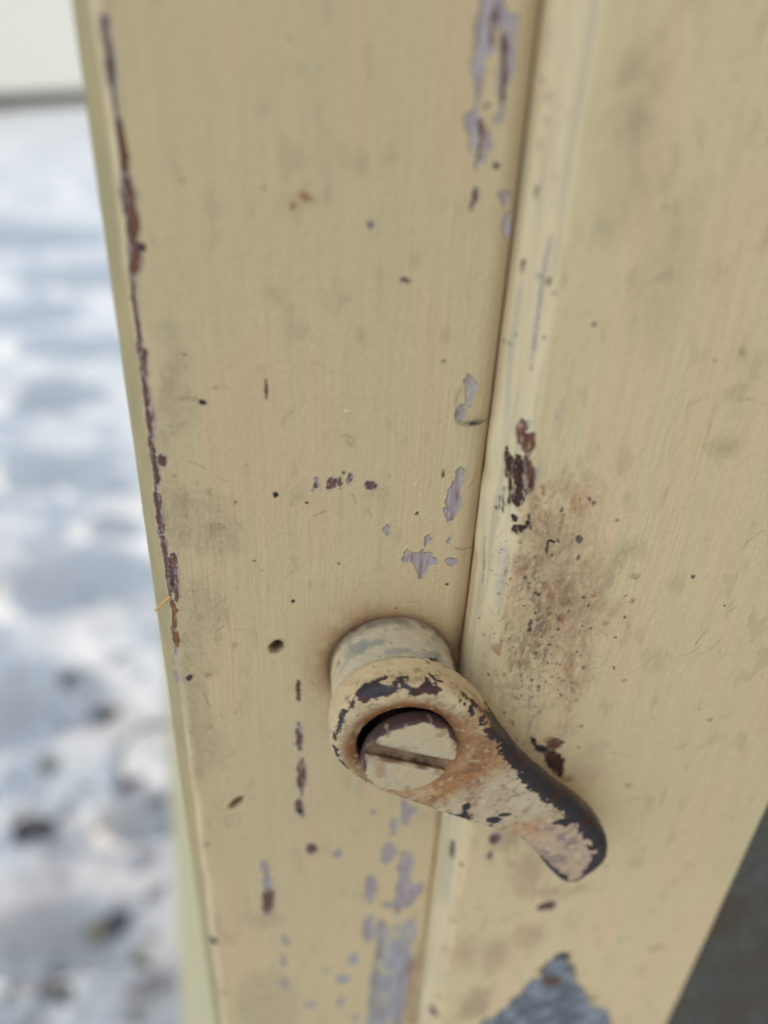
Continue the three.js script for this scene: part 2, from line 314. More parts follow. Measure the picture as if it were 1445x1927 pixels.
{
  const m = new THREE.InstancedMesh(litter[1], soil[3], 260), M = new THREE.Matrix4(), q = new THREE.Quaternion(), e = new THREE.Euler();
  for (let k = 0; k < 260; k++) {
    const t = rnd(), x = -.62 + .5 * rnd(), z = -.46 - 1.1 * t * t, r = .0025 + .009 * rnd() ** 2;
    m.setMatrixAt(k, M.compose(new THREE.Vector3(x - .25 * t, snowY(x - .25 * t, z) - .0005, z), q.setFromEuler(e.set(0, rnd() * 6, 0)), new THREE.Vector3(r * (1 + rnd()), r, r)));
    m.setColorAt(k, new THREE.Color(1, 1, 1).multiplyScalar(.6 + rnd()));
  }
  m.name = 'litter'; m.userData = { kind: 'stuff', label: 'scattered grey crumbs of soil and plant litter on the snow', category: 'litter' }; m.castShadow = m.receiveShadow = true; scene.add(m);
}

// Added wall, out of view at the right, to cut the light from that side.
{
  const g = new THREE.BoxGeometry(.1, 3, 2.2); g.translate(.95, .4, 1.05);
  const m = new THREE.Mesh(g, new THREE.MeshStandardMaterial({ color: new THREE.Color(.42, .37, .29), roughness: .9 })); m.name = 'added_shade_wall'; m.castShadow = m.receiveShadow = true;
  m.userData = { kind: 'structure', label: 'added unseen wall right of the door, cutting light from the right' }; scene.add(m);
}

// ================= THE WOOD =================
// --- the post on the left: flat face, rounded arris, bevel that turns away to the snow ---
const coatL = p => {
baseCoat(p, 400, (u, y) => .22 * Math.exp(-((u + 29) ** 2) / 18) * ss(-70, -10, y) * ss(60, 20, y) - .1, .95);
p.each(-45, -31.6, -135, 95, (u, y, i) => p.blend(i, mix3(C(176, 163, 112), C(158, 152, 112), clamp(.5 + fbm(u * .6, y * .12, 3, 91))), ss(-31.5, -32.1, u) * .9));
return p; };
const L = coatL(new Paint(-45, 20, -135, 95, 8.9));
L.each(-32.1, -29.6, -135, 95, (u, y, i) => L.blend(i, CREAM_PALE, Math.exp(-((u + 31.05 + .25 * n2(3, y * .15, 6)) ** 2) / lerp(.22, .55, ss(0, -60, y))) * clamp(.55 + .6 * n2(1, y * .12, 8)) * (y < -8 ? 1 : .6)));  // pale lip on the arris, its highlight painted in, wider lower down
// rust creeping out from under the latch, with the boss contact shadow painted in
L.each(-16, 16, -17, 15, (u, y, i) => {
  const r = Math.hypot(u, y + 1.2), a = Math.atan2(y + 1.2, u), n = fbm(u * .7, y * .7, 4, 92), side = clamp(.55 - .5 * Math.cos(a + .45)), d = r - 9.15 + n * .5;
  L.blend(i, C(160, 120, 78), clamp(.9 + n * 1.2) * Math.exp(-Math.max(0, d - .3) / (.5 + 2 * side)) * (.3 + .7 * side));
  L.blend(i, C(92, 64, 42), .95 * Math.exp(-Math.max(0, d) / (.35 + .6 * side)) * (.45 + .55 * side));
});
L.each(6, 11, -135, 95, (u, y, i) => L.blend(i, C(150, 124, 84), clamp(.65 * ss(7.4, 10.4, u + .5 * fbm(u, y * .1, 3, 93)) * ss(-40, 40, y + 30))));  // seam grime, with the soft shade beside the seam painted in
L.spot('dirt', -28.49, 40.45, 2.79, 3.49, 0);
L.spot('dirt', -26.70, 24.34, 4.77, 4.60, 0);
L.spot('dirt', -27.12, 45.13, 1.81, 2.64, 0);
L.spot('dirt', -23.44, 22.23, 2.77, 3.41, 0);
L.spot('dirt', -27.23, 8.89, 3.67, 5.88, 0);
L.spot('dirt', -29.45, 0.00, 3.05, 4.21, 0);
L.spot('dirt', -31.07, -9.68, 1.59, 7.66, 0);
L.spot('dirt', -29.24, -16.77, 3.29, 7.42, 0);
L.spot('dirt', -29.64, 28.76, 1.98, 4.79, 0);
L.spot('stain', -3.63, 68.74, 1.03, 0.62, 0);
L.spot('stain', -13.65, 63.08, 1.16, 1.33, 0);
L.spot('stain', -12.36, 64.65, 1.38, 0.87, 0);
L.spot('dirt', -2.87, 28.56, 1.30, 0.73, 0);
L.spot('dirt', -13.15, 28.46, 1.70, 1.33, 0);
L.spot('greendirt', -26.94, 50.18, 1.76, 0.86, 0);
L.spot('greendirt', -12.89, 76.17, 1.79, 0.45, 0);
L.spot('dirt', -21.62, -96.91, 6.74, 13.58, 0);
L.spot('dirt', -22.05, -65.46, 4.03, 3.56, 0);
L.spot('stain', -28.41, -71.08, 2.23, 2.20, 0);
L.patch('lilac', [[4.35, 83.07], [6.78, 83.18], [6.98, 81.62], [6.04, 80.51], [6.17, 78.51], [5.54, 78.30], [5.45, 75.27], [5.15, 73.90], [4.62, 74.66], [4.30, 76.56], [4.18, 80.78]]);
L.patch('lilac', [[5.72, 83.13], [6.83, 81.97], [7.43, 81.46], [8.08, 82.20], [8.34, 81.15], [8.28, 79.15], [8.24, 76.15], [8.00, 74.60], [8.14, 72.62], [7.77, 71.91], [7.14, 72.39], [7.00, 73.58], [7.21, 74.57], [6.75, 76.48], [6.65, 79.08], [6.21, 80.87]]);
L.patch('lilac', [[5.06, 73.70], [5.75, 72.54], [6.23, 71.34], [6.72, 70.13], [6.57, 68.45], [5.55, 68.10], [5.31, 69.25], [4.62, 69.23], [4.35, 70.66], [3.82, 71.46], [3.72, 72.46], [4.22, 73.08]]);
L.streak('wood', [[5.38, 72.42], [5.94, 70.92], [5.70, 68.84]], 0.50);
L.streak('umber', [[5.83, 82.27], [6.08, 81.05]], 0.42);
L.streak('umber', [[6.82, 80.36], [7.34, 78.00], [7.64, 73.01]], 0.43);
L.streak('umber', [[5.70, 81.56], [5.93, 78.69]], 0.30);
L.streak('umber', [[5.78, 65.96], [5.75, 64.75], [5.41, 63.89]], 0.36);
L.spot('dark', 7.64, 68.27, 0.28, 0.25, 0);
L.spot('lilac', -5.10, 62.16, 0.38, 0.54, -0.4);
L.spot('umber', -5.26, 61.93, 0.21, 0.27, 0);
L.patch('lilac', [[8.34, 65.49], [9.57, 65.30], [10.20, 65.98], [8.79, 65.79], [9.52, 63.90], [10.21, 61.49], [9.72, 61.34], [9.34, 62.37], [9.47, 64.19], [8.69, 64.61]]);
L.spot('rust', -12.13, 64.59, 0.64, 0.43, 0);
L.spot('rust', -13.83, 63.52, 0.55, 0.20, 0.3);
L.spot('rust', -16.45, 65.28, 0.23, 0.30, 0);
L.spot('rust', -11.67, 66.06, 0.14, 0.13, 0);
L.spot('umber', -1.42, 56.20, 0.42, 0.24, 0);
L.spot('rust', -24.65, 65.79, 0.21, 0.25, 0);
L.spot('umber', 6.07, 73.70, 0.23, 0.20, 0);
L.patch('lilac', [[6.97, 45.07], [8.00, 44.23], [8.06, 42.37], [7.94, 40.91], [7.27, 40.75], [7.15, 39.12], [6.32, 39.12], [6.18, 40.01], [6.83, 41.05], [7.00, 42.07], [7.02, 43.22], [6.63, 44.36]]);
L.patch('lilac', [[7.08, 32.60], [7.67, 31.95], [7.79, 28.32], [8.04, 26.62], [7.62, 25.42], [6.54, 24.21], [5.85, 25.95], [5.82, 29.00], [6.49, 29.66], [6.57, 31.95]]);
L.patch('lilac', [[3.86, 21.94], [4.20, 21.40], [3.58, 19.59], [4.80, 19.57], [5.19, 17.72], [4.60, 16.22], [3.43, 15.10], [2.56, 16.45], [1.87, 17.59], [0.35, 17.43], [0.28, 18.54], [1.14, 19.63], [2.68, 19.24], [3.24, 19.96]]);
L.spot('lilac', 6.95, 21.29, 0.34, 0.65, -0.2);
L.spot('lilac', 7.43, 17.68, 0.68, 0.56, -0.2);
L.spot('lilac', -1.75, 23.07, 0.45, 0.85, -0.2);
L.spot('lilac', -11.22, 30.15, 0.42, 0.98, -0.2);
L.spot('lilac', -6.74, 30.87, 0.45, 0.71, -0.2);
L.spot('umber', -9.19, 30.33, 0.51, 0.78, 0);
L.spot('umber', -8.12, 30.39, 0.23, 0.72, 0);
L.spot('umber', -4.07, 29.79, 0.72, 0.56, 0);
L.spot('umber', -11.22, 29.92, 0.17, 0.46, 0);
L.spot('umber', -6.80, 31.03, 0.14, 0.45, 0);
L.spot('umber', -17.01, 43.03, 0.16, 1.13, 0);
L.spot('dark', 2.17, 25.57, 0.18, 0.31, 0);
L.spot('dark', -12.37, 27.26, 0.17, 0.17, 0);
L.spot('dark', -16.31, 28.65, 0.25, 0.39, 0);
L.spot('dark', -7.66, 31.84, 0.11, 0.22, 0);
L.spot('dark', 5.16, 31.54, 0.12, 0.52, 0);
L.spot('dark', 7.16, 13.68, 0.22, 0.23, 0);
L.spot('dark', -14.45, 11.24, 0.18, 0.31, 0);
L.spot('pale', 1.67, 29.95, 0.23, 0.33, 0);
L.spot('pale', 2.50, 28.49, 0.26, 0.17, 0);
L.spot('pale', -7.35, 40.30, 0.38, 0.20, 0);
L.spot('pale', 4.44, 38.45, 0.14, 0.15, 0);
L.spot('pale', -3.04, 32.69, 0.14, 0.16, 0);
L.spot('umber', -13.94, -5.96, 0.32, 2.23, 0);
L.spot('umber', -13.92, -16.37, 0.42, 2.69, 0);
L.spot('umber', -13.77, -25.18, 0.61, 3.97, 0);
L.spot('umber', -14.05, -33.24, 0.72, 2.24, 0);
L.spot('dark', -13.97, -34.08, 0.54, 0.98, 0);
L.spot('umber', -12.04, -44.63, 0.82, 1.45, 0);
L.spot('umber', -20.34, -59.51, 1.17, 4.05, 0);
L.spot('lilac', -7.28, -46.43, 0.76, 1.23, 0);
L.spot('lilac', -20.49, -49.21, 0.62, 2.49, 0);
L.spot('lilac', -20.41, -54.26, 0.91, 2.15, 0);
L.spot('lilac', -17.53, -73.11, 0.68, 1.87, 0);
L.spot('lilac', -17.84, -80.36, 0.62, 1.96, 0);
L.spot('lilac', -17.81, -89.12, 0.81, 1.86, 0);
L.spot('lilac', -1.37, -35.19, 0.37, 0.68, 0);
L.spot('lilac', 2.27, -39.64, 0.70, 2.16, 0);
L.spot('lilac', 1.74, -46.96, 1.28, 3.12, 0);
L.spot('lilac', 5.08, -51.40, 1.44, 4.32, 0);
L.spot('lilac', -1.08, -57.34, 1.06, 4.50, 0);
L.spot('lilac', 2.36, -63.07, 1.36, 1.21, 0);
L.spot('lilac', -0.89, -70.76, 1.34, 4.44, 0);
L.spot('bluegrey', -3.82, -81.23, 1.00, 2.36, 0);
L.spot('bluegrey', -5.70, -88.72, 1.53, 1.65, 0);
L.spot('bluegrey', -6.30, -98.21, 0.85, 2.93, 0);
L.spot('bluegrey', -12.60, -98.52, 1.35, 1.40, 0);
L.spot('bluegrey', -2.82, -104.60, 0.93, 1.83, 0);
L.spot('bluegrey', -9.22, -85.32, 0.75, 1.18, 0);
L.patch('lilac', [[3.60, -32.39], [6.70, -35.19], [5.32, -36.60], [4.76, -39.63], [3.94, -38.41]]);
L.patch('lilac', [[3.69, -57.33], [4.83, -53.95], [7.12, -56.77], [8.97, -56.49], [8.96, -60.06], [6.74, -63.50], [4.17, -66.51], [3.48, -63.64]]);
L.patch('bluegrey', [[1.20, -67.62], [3.00, -70.69], [5.72, -69.52], [8.55, -66.01], [8.95, -69.86], [7.89, -79.73], [8.96, -85.10], [8.46, -96.12], [8.00, -109.44], [8.00, -120.76], [-0.19, -119.50], [-0.23, -108.26], [-0.06, -95.01], [0.15, -84.06], [0.72, -76.37], [0.26, -71.86]]);
L.streak('orange', [[8.79, -82.43], [8.82, -102.00], [8.70, -110.53]], 1.47);
L.streak('slate', [[9.24, -75.30], [9.37, -86.77]], 0.38, { soft: .3, a: .7 });
L.streak('umber', [[-30.31, 77.18], [-30.46, 73.22], [-30.42, 70.46], [-30.39, 65.11], [-30.88, 56.00], [-31.08, 50.12], [-31.33, 42.42], [-31.38, 35.09], [-31.42, 27.11], [-31.52, 18.80], [-31.36, 9.85], [-31.67, 1.83]], 0.39);
L.streak('pale', [[-31.00, 66.09], [-31.06, 59.87], [-31.24, 53.69], [-31.70, 46.24], [-31.94, 38.81]], 0.21);
L.streak('pale', [[-31.01, 73.20], [-31.06, 69.50], [-31.10, 66.09]], 0.45);
L.streak('umber', [[-30.45, 79.58], [-30.49, 77.45], [-30.55, 75.09], [-30.63, 73.88]], 0.59);
L.streak('wood', [[-30.11, 71.25], [-30.11, 68.76], [-30.10, 66.63]], 0.55);
L.streak('umber', [[-30.41, 65.72], [-30.46, 62.56]], 1.15);
L.streak('wood', [[-30.22, 65.72], [-30.01, 63.51], [-30.27, 60.64], [-30.28, 58.07], [-30.76, 55.82]], 0.92);
L.streak('wood', [[-30.99, 55.61], [-31.13, 53.29], [-31.07, 51.57]], 0.29);
L.streak('umber', [[-31.07, 52.44], [-31.07, 49.81], [-31.02, 46.64], [-31.10, 45.07]], 0.54);
L.streak('wood', [[-31.33, 48.63], [-31.23, 45.90], [-31.34, 42.54], [-31.07, 39.13], [-31.03, 36.83]], 0.70);
L.streak('wood', [[-30.65, 47.99], [-30.92, 44.74]], 0.64);
L.streak('wood', [[-31.36, 36.51], [-31.18, 33.40], [-31.14, 30.12]], 0.71);
L.streak('umber', [[-31.00, 36.05], [-31.14, 30.12]], 0.55);
L.streak('umber', [[-31.48, 28.89], [-31.35, 25.78], [-31.42, 21.88]], 0.94);
L.streak('wood', [[-31.17, 22.29], [-31.14, 17.64], [-31.08, 13.09]], 0.79);
L.streak('wood', [[-29.97, 19.82], [-30.14, 15.70], [-30.39, 11.40]], 0.70);
L.streak('umber', [[-30.67, 18.58], [-30.76, 13.75]], 0.65);
L.streak('ochre', [[-30.99, 11.42], [-31.16, 6.94], [-31.18, 2.99]], 1.25);
L.streak('bluegrey', [[-31.69, 1.96], [-32.16, -4.05]], 1.04);
L.spot('umber', -30.22, 33.72, 0.60, 0.81, 0);
L.spot('lilac', -30.75, 37.35, 0.27, 0.52, 0);
L.spot('dark', -29.98, -2.62, 0.50, 0.62, 0);
L.spot('dark', -24.60, 41.36, 0.34, 0.37, 0);
L.spot('rust', -27.27, -2.03, 0.67, 0.62, 0);
L.spot('dirtspot', -26.05, 30.32, 0.24, 0.34, 0);
L.spot('dirtspot', -28.81, 31.36, 0.33, 0.28, 0);
L.spot('dirtspot', -22.78, 43.26, 0.45, 0.15, 0);
L.spot('dirtspot', -24.71, 29.10, 0.43, 0.45, 0);
L.spot('dirtspot', -19.80, 32.89, 0.17, 0.19, 0);
L.spot('dirtspot', -23.01, 3.45, 0.33, 0.51, 0);
L.spot('dirtspot', -27.40, 8.76, 0.43, 0.56, 0);
L.spot('dirtspot', -25.97, 11.80, 0.32, 0.34, 0);
L.spot('dirtspot', -25.91, 41.77, 1.35, 0.15, 0);
L.spot('dirtspot', -28.03, 25.53, 0.39, 0.23, 0);
L.spot('dirtspot', -23.97, 23.85, 0.99, 0.48, 0);
L.spot('dirtspot', -31.76, -72.07, 1.35, 1.08, 0);
L.spot('dirtspot', -30.74, -91.07, 0.63, 1.37, 0);
L.spot('dirtspot', -30.40, -41.85, 0.53, 0.75, 0);
L.spot('dirtspot', -30.01, -65.65, 0.36, 2.57, 0);
L.spot('dark', -31.47, -72.06, 0.86, 1.08, -0.5);
specks(L, 480, -30, 10, -110, 86, (u, y) => .25 + .6 * Math.exp(-((y - 10) ** 2) / 900) * (.5 + n2(u * .2, y * .1, 4)));
scratches(L, 70, -29, 9, -40, 60); scratches(L, 50, -30, -22, -40, 40);
L.each(3, 12, -12, 14, (u, y, i) => L.blend(i, C(104, 84, 54), .8 * Math.exp(-(((u - 10.6) / 1.6) ** 2) - ((y - 2.5) / 6) ** 2) * clamp(.9 + fbm(u * .9, y * .4, 3, 94))));   // shade between boss and seam, painted as a dark brown blotch
// two nail holes, sunk into the wood, their inner darkness painted in too
for (const [hu, hy, a, b, rot, dep] of [[-17.05, 2.95, .8, 1.05, -.5, 5], [-24.7, -31.3, .55, 1.5, -.7, 4]]) L.each(hu - 3, hu + 3, hy - 3, hy + 3, (u, y, i) => {
  const c = Math.cos(rot), s = Math.sin(rot), p = (u - hu) * c + (y - hy) * s, q = -(u - hu) * s + (y - hy) * c, d = Math.hypot(p / a, q / b) + .3 * fbm(u * 2, y * 2, 2, 95);
  L.coarse[i] -= dep * ss(1.1, .75, d); L.blend(i, C(24, 21, 19), ss(1.2, .95, d)); L.blend(i, C(150, 128, 96), .4 * ss(1.9, 1.2, d));
});
const profL = along([[-45, -34.1, -12.6], [-35.3, -34.1, -2.9], [-31.2, -31.2, 0], [10.42, 10.42, 0], [20, 10.42, -9.6]], .55);
const usL = [...steps(-45, -35.6, 1.5), ...steps(-35.4, -28, .22), ...steps(-27.7, 10.2, .3), ...steps(10.3, 20, 1.5)];
const post = thing('wooden_post', 'cream painted wooden post chipped to brown wood along its left edge, carrying the latch', 'post');
const backL = new THREE.MeshStandardMaterial({ color: new THREE.Color(...CREAM_GREEN), roughness: .7 });
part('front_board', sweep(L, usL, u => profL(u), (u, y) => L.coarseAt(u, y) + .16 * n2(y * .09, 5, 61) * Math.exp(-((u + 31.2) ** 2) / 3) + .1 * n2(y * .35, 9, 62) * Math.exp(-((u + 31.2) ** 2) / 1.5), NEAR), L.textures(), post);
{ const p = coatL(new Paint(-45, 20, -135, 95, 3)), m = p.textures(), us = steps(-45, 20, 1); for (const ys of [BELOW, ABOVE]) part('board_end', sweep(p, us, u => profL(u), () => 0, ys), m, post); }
{ const g = new THREE.BoxGeometry(44.3 * MM, 1.99, 24 * MM); g.translate(-11.95 * MM, -.1, -21 * MM); part('back_board', g, backL, post); }

// --- the door on the right: a stile standing proud with a worn bevel, and a grey panel in it ---
const coatR = p => {
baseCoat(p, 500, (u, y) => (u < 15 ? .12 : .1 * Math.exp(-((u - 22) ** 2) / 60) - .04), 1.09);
p.each(-4, 15.5, -135, 95, (u, y, i) => {                          // the bevel kept its paler coat; the face over it is dirtier, with a ragged line between
  const line = 14.5 + .28 * fbm(3, y * .5, 4, 96) + .3 * n2(1, y * .07, 97) + ss(25, -20, y) * -.9, t = ss(.12, -.12, u - line);
  p.blend(i, mix3(C(216, 203, 162), C(226, 214, 174), clamp(.5 + fbm(u * .9, y * .05, 3, 98) * 1.4)), t * .85);
  p.blend(i, C(172, 172, 148), t * .5 * ss(.05, .4, fbm(u * 1.1, y * .06, 4, 99) + .12 * ss(13, 10, u)));
});
return p; };
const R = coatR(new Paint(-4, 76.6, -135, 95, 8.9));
R.spot('slatefaint', 36.87, 50.56, 0.42, 0.61, 0);
R.spot('slatefaint', 34.96, 61.95, 0.15, 0.24, 0);
R.spot('slatefaint', 28.29, 77.35, 0.19, 0.26, 0);
R.spot('dirt', 19.92, 77.28, 2.53, 3.05, 0);
R.spot('dirt', 18.85, 72.80, 2.08, 1.84, 0);
R.spot('greendirt', 25.90, 58.87, 3.49, 9.43, 0);
R.spot('greendirt', 19.75, 68.59, 3.23, 7.10, 0);
R.spot('stain', 19.63, 29.58, 5.35, 5.64, 0);
R.spot('stain', 20.80, 19.03, 7.17, 8.68, 0);
R.spot('stain', 23.07, 12.65, 8.69, 3.54, 0);
R.spot('stain', 20.79, 7.61, 5.68, 4.98, 0);
R.spot('stain', 25.94, 3.31, 1.95, 8.84, 0);
R.spot('dirt', 18.37, 23.29, 4.06, 6.04, 0);
R.spot('dirt', 29.39, 23.46, 2.66, 2.11, 0);
R.spot('dirt', 23.50, 17.15, 4.84, 5.31, 0);
R.spot('dirt', 37.93, 38.45, 1.94, 1.20, 0);
R.spot('pinkstain', 32.05, -18.60, 1.97, 3.84, 0, { a: .4 });
R.spot('pinkstain', 26.23, -45.15, 3.14, 5.17, 0);
R.spot('pinkstain', 31.54, -51.56, 4.50, 1.65, 0);
R.spot('pinkstain', 21.19, -35.49, 2.76, 3.28, 0);
R.spot('pinkstain', 21.60, -89.65, 3.44, 5.66, 0);
R.spot('pinkstain', 28.92, -65.77, 2.47, 3.93, 0);
R.spot('pinkstain', 23.40, -72.06, 3.00, 5.48, 0);
R.spot('pinkstain', 17.32, -70.04, 2.21, 5.38, 0);
R.spot('pinkstain', 31.97, -87.09, 2.14, 2.01, 0);
R.spot('dirt', 21.39, -90.12, 2.38, 5.67, 0);
R.streak('rustsoft', [[23.76, 6.70], [25.83, 1.19], [26.94, -2.35], [26.73, -6.88], [26.34, -10.62]], 1.14);
R.spot('rustsoft', 17.10, 31.51, 1.38, 2.23, 0);
R.spot('rustsoft', 18.89, 33.98, 1.09, 1.23, 0);
R.spot('rustsoft', 21.64, 30.84, 1.12, 1.93, 0);
R.spot('rustsoft', 17.08, 27.99, 1.41, 1.65, 0);
R.spot('rustsoft', 16.02, 21.60, 1.16, 1.76, 0);
R.spot('rustsoft', 21.10, 17.21, 1.80, 1.86, 0);
R.patch('wood', [[12.63, 41.71], [13.55, 41.70], [13.57, 40.72], [13.19, 40.18], [14.44, 40.13], [14.73, 39.18], [14.10, 37.57], [13.45, 37.65], [12.79, 38.47], [12.59, 40.43]]);
R.streak('darkwood', [[11.22, 37.69], [11.69, 33.61]], 0.49);
R.streak('darkwood', [[12.02, 34.03], [12.59, 32.06], [12.62, 30.17]], 0.43);
R.streak('dark', [[12.95, 35.86], [13.49, 31.75]], 0.48);
R.streak('slate', [[11.55, 32.32], [11.98, 28.65]], 0.22);
R.streak('slate', [[11.26, 30.96], [11.44, 29.09]], 0.19);
R.streak('dark', [[12.68, 31.46], [13.34, 30.44]], 0.37);
R.streak('darkwood', [[11.96, 36.44], [12.82, 33.69]], 1.04);
R.streak('darkwood', [[12.82, 36.71], [13.69, 33.69], [13.79, 30.28]], 1.85);
R.streak('wood', [[13.94, 37.22], [14.96, 34.91], [15.07, 32.61]], 1.03);
R.streak('darkwood', [[13.40, 37.05], [12.47, 36.90]], 0.36);
R.spot('darkwood', 13.73, 28.40, 0.44, 0.61, 0);
R.spot('darkwood', 14.40, 26.96, 0.98, 0.68, 0.5);
R.spot('dark', 15.54, 28.01, 0.22, 0.65, 0);
R.streak('dark', [[15.50, 29.30], [16.10, 27.02]], 0.19);
R.streak('dark', [[18.63, 25.32], [18.66, 23.28]], 0.26);
R.streak('dark', [[18.76, 25.39], [19.53, 25.04]], 0.23);
R.spot('slate', 22.61, 25.43, 0.46, 0.61, 0);
R.spot('slate', 22.92, 31.47, 0.25, 0.25, 0);
R.spot('slate', 23.46, 30.83, 0.28, 0.32, 0);
R.spot('slate', 19.57, 29.90, 0.22, 0.32, 0);
R.spot('slate', 16.47, 19.47, 0.23, 0.29, 0);
R.spot('slate', 22.99, 22.52, 0.20, 0.35, 0);
R.spot('slate', 25.91, 14.67, 0.21, 0.34, 0);
R.spot('slate', 25.66, 11.03, 0.19, 0.24, 0);
R.spot('slate', 26.98, 10.60, 0.16, 0.32, 0);
R.spot('slate', 18.67, 13.54, 0.24, 0.27, 0);
R.spot('slate', 18.24, 11.25, 0.31, 1.18, 0);
R.spot('slate', 39.46, 19.19, 0.28, 0.33, 0);
R.spot('slate', 31.44, 12.43, 0.16, 0.35, 0);
R.spot('slate', 24.91, 16.01, 0.24, 0.26, 0);
R.spot('slate', 19.78, 6.02, 0.38, 0.41, 0);
R.spot('slate', 20.05, 0.99, 0.23, 0.35, 0);
R.spot('slate', 1.08, 31.96, 0.01, 0.00, 0);
R.spot('slate', 45.32, 14.07, 0.16, 0.27, 0);
R.spot('rust', 19.19, 17.98, 0.54, 0.95, 0);
R.spot('rust', 20.36, 14.32, 0.49, 0.53, 0);
R.spot('rust', 19.10, 14.66, 0.36, 0.76, 0);
R.spot('rust', 22.31, 15.33, 0.76, 0.94, 0);
R.spot('rust', 18.27, 5.67, 0.63, 0.50, 0);
R.spot('rust', 14.12, 6.96, 0.73, 1.13, 0);
R.spot('rust', 33.66, 0.45, 0.47, 0.35, 0);
R.spot('rust', 31.47, 19.35, 0.73, 0.44, 0);
R.spot('rust', 26.36, 16.35, 0.43, 0.52, 0);
R.spot('rust', 26.80, 28.21, 0.46, 0.23, 0);
R.spot('rust', 28.87, 11.33, 0.44, 0.39, 0);
R.spot('rust', 31.76, 15.28, 0.43, 0.68, 0);
R.spot('rust', 49.31, -8.53, 0.50, 0.39, 0);
R.spot('rust', 28.92, -8.76, 0.48, 0.38, 0);
R.spot('rust', 22.48, 12.48, 0.49, 0.70, 0);
R.spot('rust', 19.90, 27.96, 0.28, 1.65, 0);
R.spot('rust', 14.26, 29.82, 0.37, 0.18, 0);
R.streak('slateline', [[18.33, 19.79], [18.15, 18.00], [17.83, 16.18]], 0.24);
R.streak('slateline', [[18.03, 15.80], [19.22, 13.90], [20.06, 12.35], [19.19, 10.05]], 0.42);
R.streak('slateline', [[19.45, 3.97], [20.14, -1.18], [21.06, -9.40], [21.13, -12.27]], 0.45);
R.spot('bluedirt', 16.82, 42.98, 0.36, 0.72, 0);
R.spot('bluedirt', 18.99, 35.80, 0.24, 1.09, 0);
R.spot('bluedirt', 21.91, 41.04, 0.16, 0.63, 0);
R.spot('bluedirt', 21.55, 38.75, 0.13, 1.32, 0);
R.spot('bluedirt', 22.36, 38.75, 0.32, 1.17, 0);
R.streak('hair', [[10.12, 24.59], [10.17, 20.43], [10.38, 16.53]], 0.10);
R.streak('bluedirt', [[11.55, 32.32], [11.63, 28.51], [12.55, 20.03], [13.02, 14.40]], 0.69);
R.streak('lilacfaint', [[13.20, 23.79], [12.65, 19.36], [13.02, 14.40]], 0.71);
R.streak('bluedirt', [[12.61, 13.44], [12.72, 4.78], [12.65, -0.34]], 0.55);
R.spot('slatefaint', 9.55, 76.24, 0.23, 0.33, 0);
R.spot('slatefaint', 10.34, 75.02, 0.27, 0.47, 0);
R.spot('slatefaint', 10.38, 72.95, 0.23, 0.31, 0);
R.spot('slatefaint', 10.07, 70.78, 0.21, 0.59, 0);
R.spot('slatefaint', 12.65, 73.55, 0.26, 0.22, 0);
R.spot('slatefaint', 12.06, 58.15, 0.30, 0.37, 0);
R.spot('slatefaint', 9.35, 74.78, 0.14, 0.51, 0);
R.spot('slatefaint', 12.48, 67.91, 0.32, 0.15, 0);
R.spot('umber', 10.35, 66.44, 0.14, 0.72, 0);
R.spot('umber', 9.90, 59.04, 0.20, 0.58, 0);
R.spot('umber', 13.31, 57.95, 0.22, 0.45, 0);
R.spot('slate', 14.20, 56.78, 0.22, 0.19, 0);
R.spot('slate', 13.83, 51.82, 0.38, 0.20, 0);
R.spot('slate', 19.34, 53.52, 0.22, 0.27, 0);
R.spot('slate', 9.54, 50.16, 0.16, 0.32, 0);
R.spot('slate', 7.80, 49.82, 0.35, 0.28, 0);
R.spot('slate', 10.31, 51.38, 0.13, 0.13, 0);
R.spot('slate', 33.93, 49.65, 0.12, 0.12, 0);
R.spot('slate', 33.50, 55.87, 0.09, 0.09, 0);
R.streak('blueline', [[12.76, 62.57], [12.59, 60.11], [12.56, 56.75], [12.81, 52.39], [12.87, 47.74]], 0.33);
R.streak('bluedirt', [[12.15, 78.89], [12.19, 76.46], [11.84, 71.30], [12.33, 64.86]], 0.55);
R.streak('bluedirt', [[9.89, 58.83], [9.89, 50.59], [9.89, 47.00]], 0.40);
R.streak('bluedirt', [[9.70, 81.50], [9.69, 77.99]], 0.48);
R.streak('bluedirt', [[-2.68, 71.98], [-1.96, 67.79], [-0.71, 62.57], [1.74, 55.14]], 1.85);
R.streak('bluedirt', [[17.61, 49.38], [17.18, 39.45]], 0.41);
R.spot('rustsoft', 24.31, 65.63, 0.29, 0.57, 0);
R.spot('rustsoft', 25.40, 65.47, 0.21, 0.46, 0);
R.patch('darkwood', [[21.70, -10.82], [22.26, -11.14], [23.00, -12.64], [24.93, -13.04], [26.45, -14.61], [27.34, -16.17], [27.97, -18.67], [27.63, -20.52], [26.02, -18.55], [24.92, -16.94], [23.86, -14.17], [22.55, -13.80]]);
R.spot('wood', 25.68, -12.49, 1.26, 1.19, 0);
R.spot('rust', 28.86, -20.76, 0.92, 0.71, 0);
R.spot('rust', 24.70, -11.56, 0.84, 0.89, 0);
R.spot('umber', 26.89, -12.26, 0.29, 0.48, 0);
R.spot('slate', 11.54, -40.58, 0.69, 2.73, 0, { soft: .25 });
R.spot('slate', 13.81, -42.55, 0.47, 0.75, 0, { soft: .25 });
R.spot('slate', 18.75, -39.81, 0.51, 1.04, 0, { soft: .25 });
R.spot('umber', 19.01, -35.31, 0.91, 1.44, 0, { soft: .3 });
R.spot('rustsoft', 22.80, -42.57, 0.52, 0.69, 0);
R.spot('umber', 31.29, -55.72, 1.78, 1.23, 0.4, { soft: .3 });
R.spot('dirtspot', 55.57, -72.55, 1.85, 1.21, 0.3);
R.spot('dirtspot', 39.56, -22.92, 0.56, 0.61, 0);
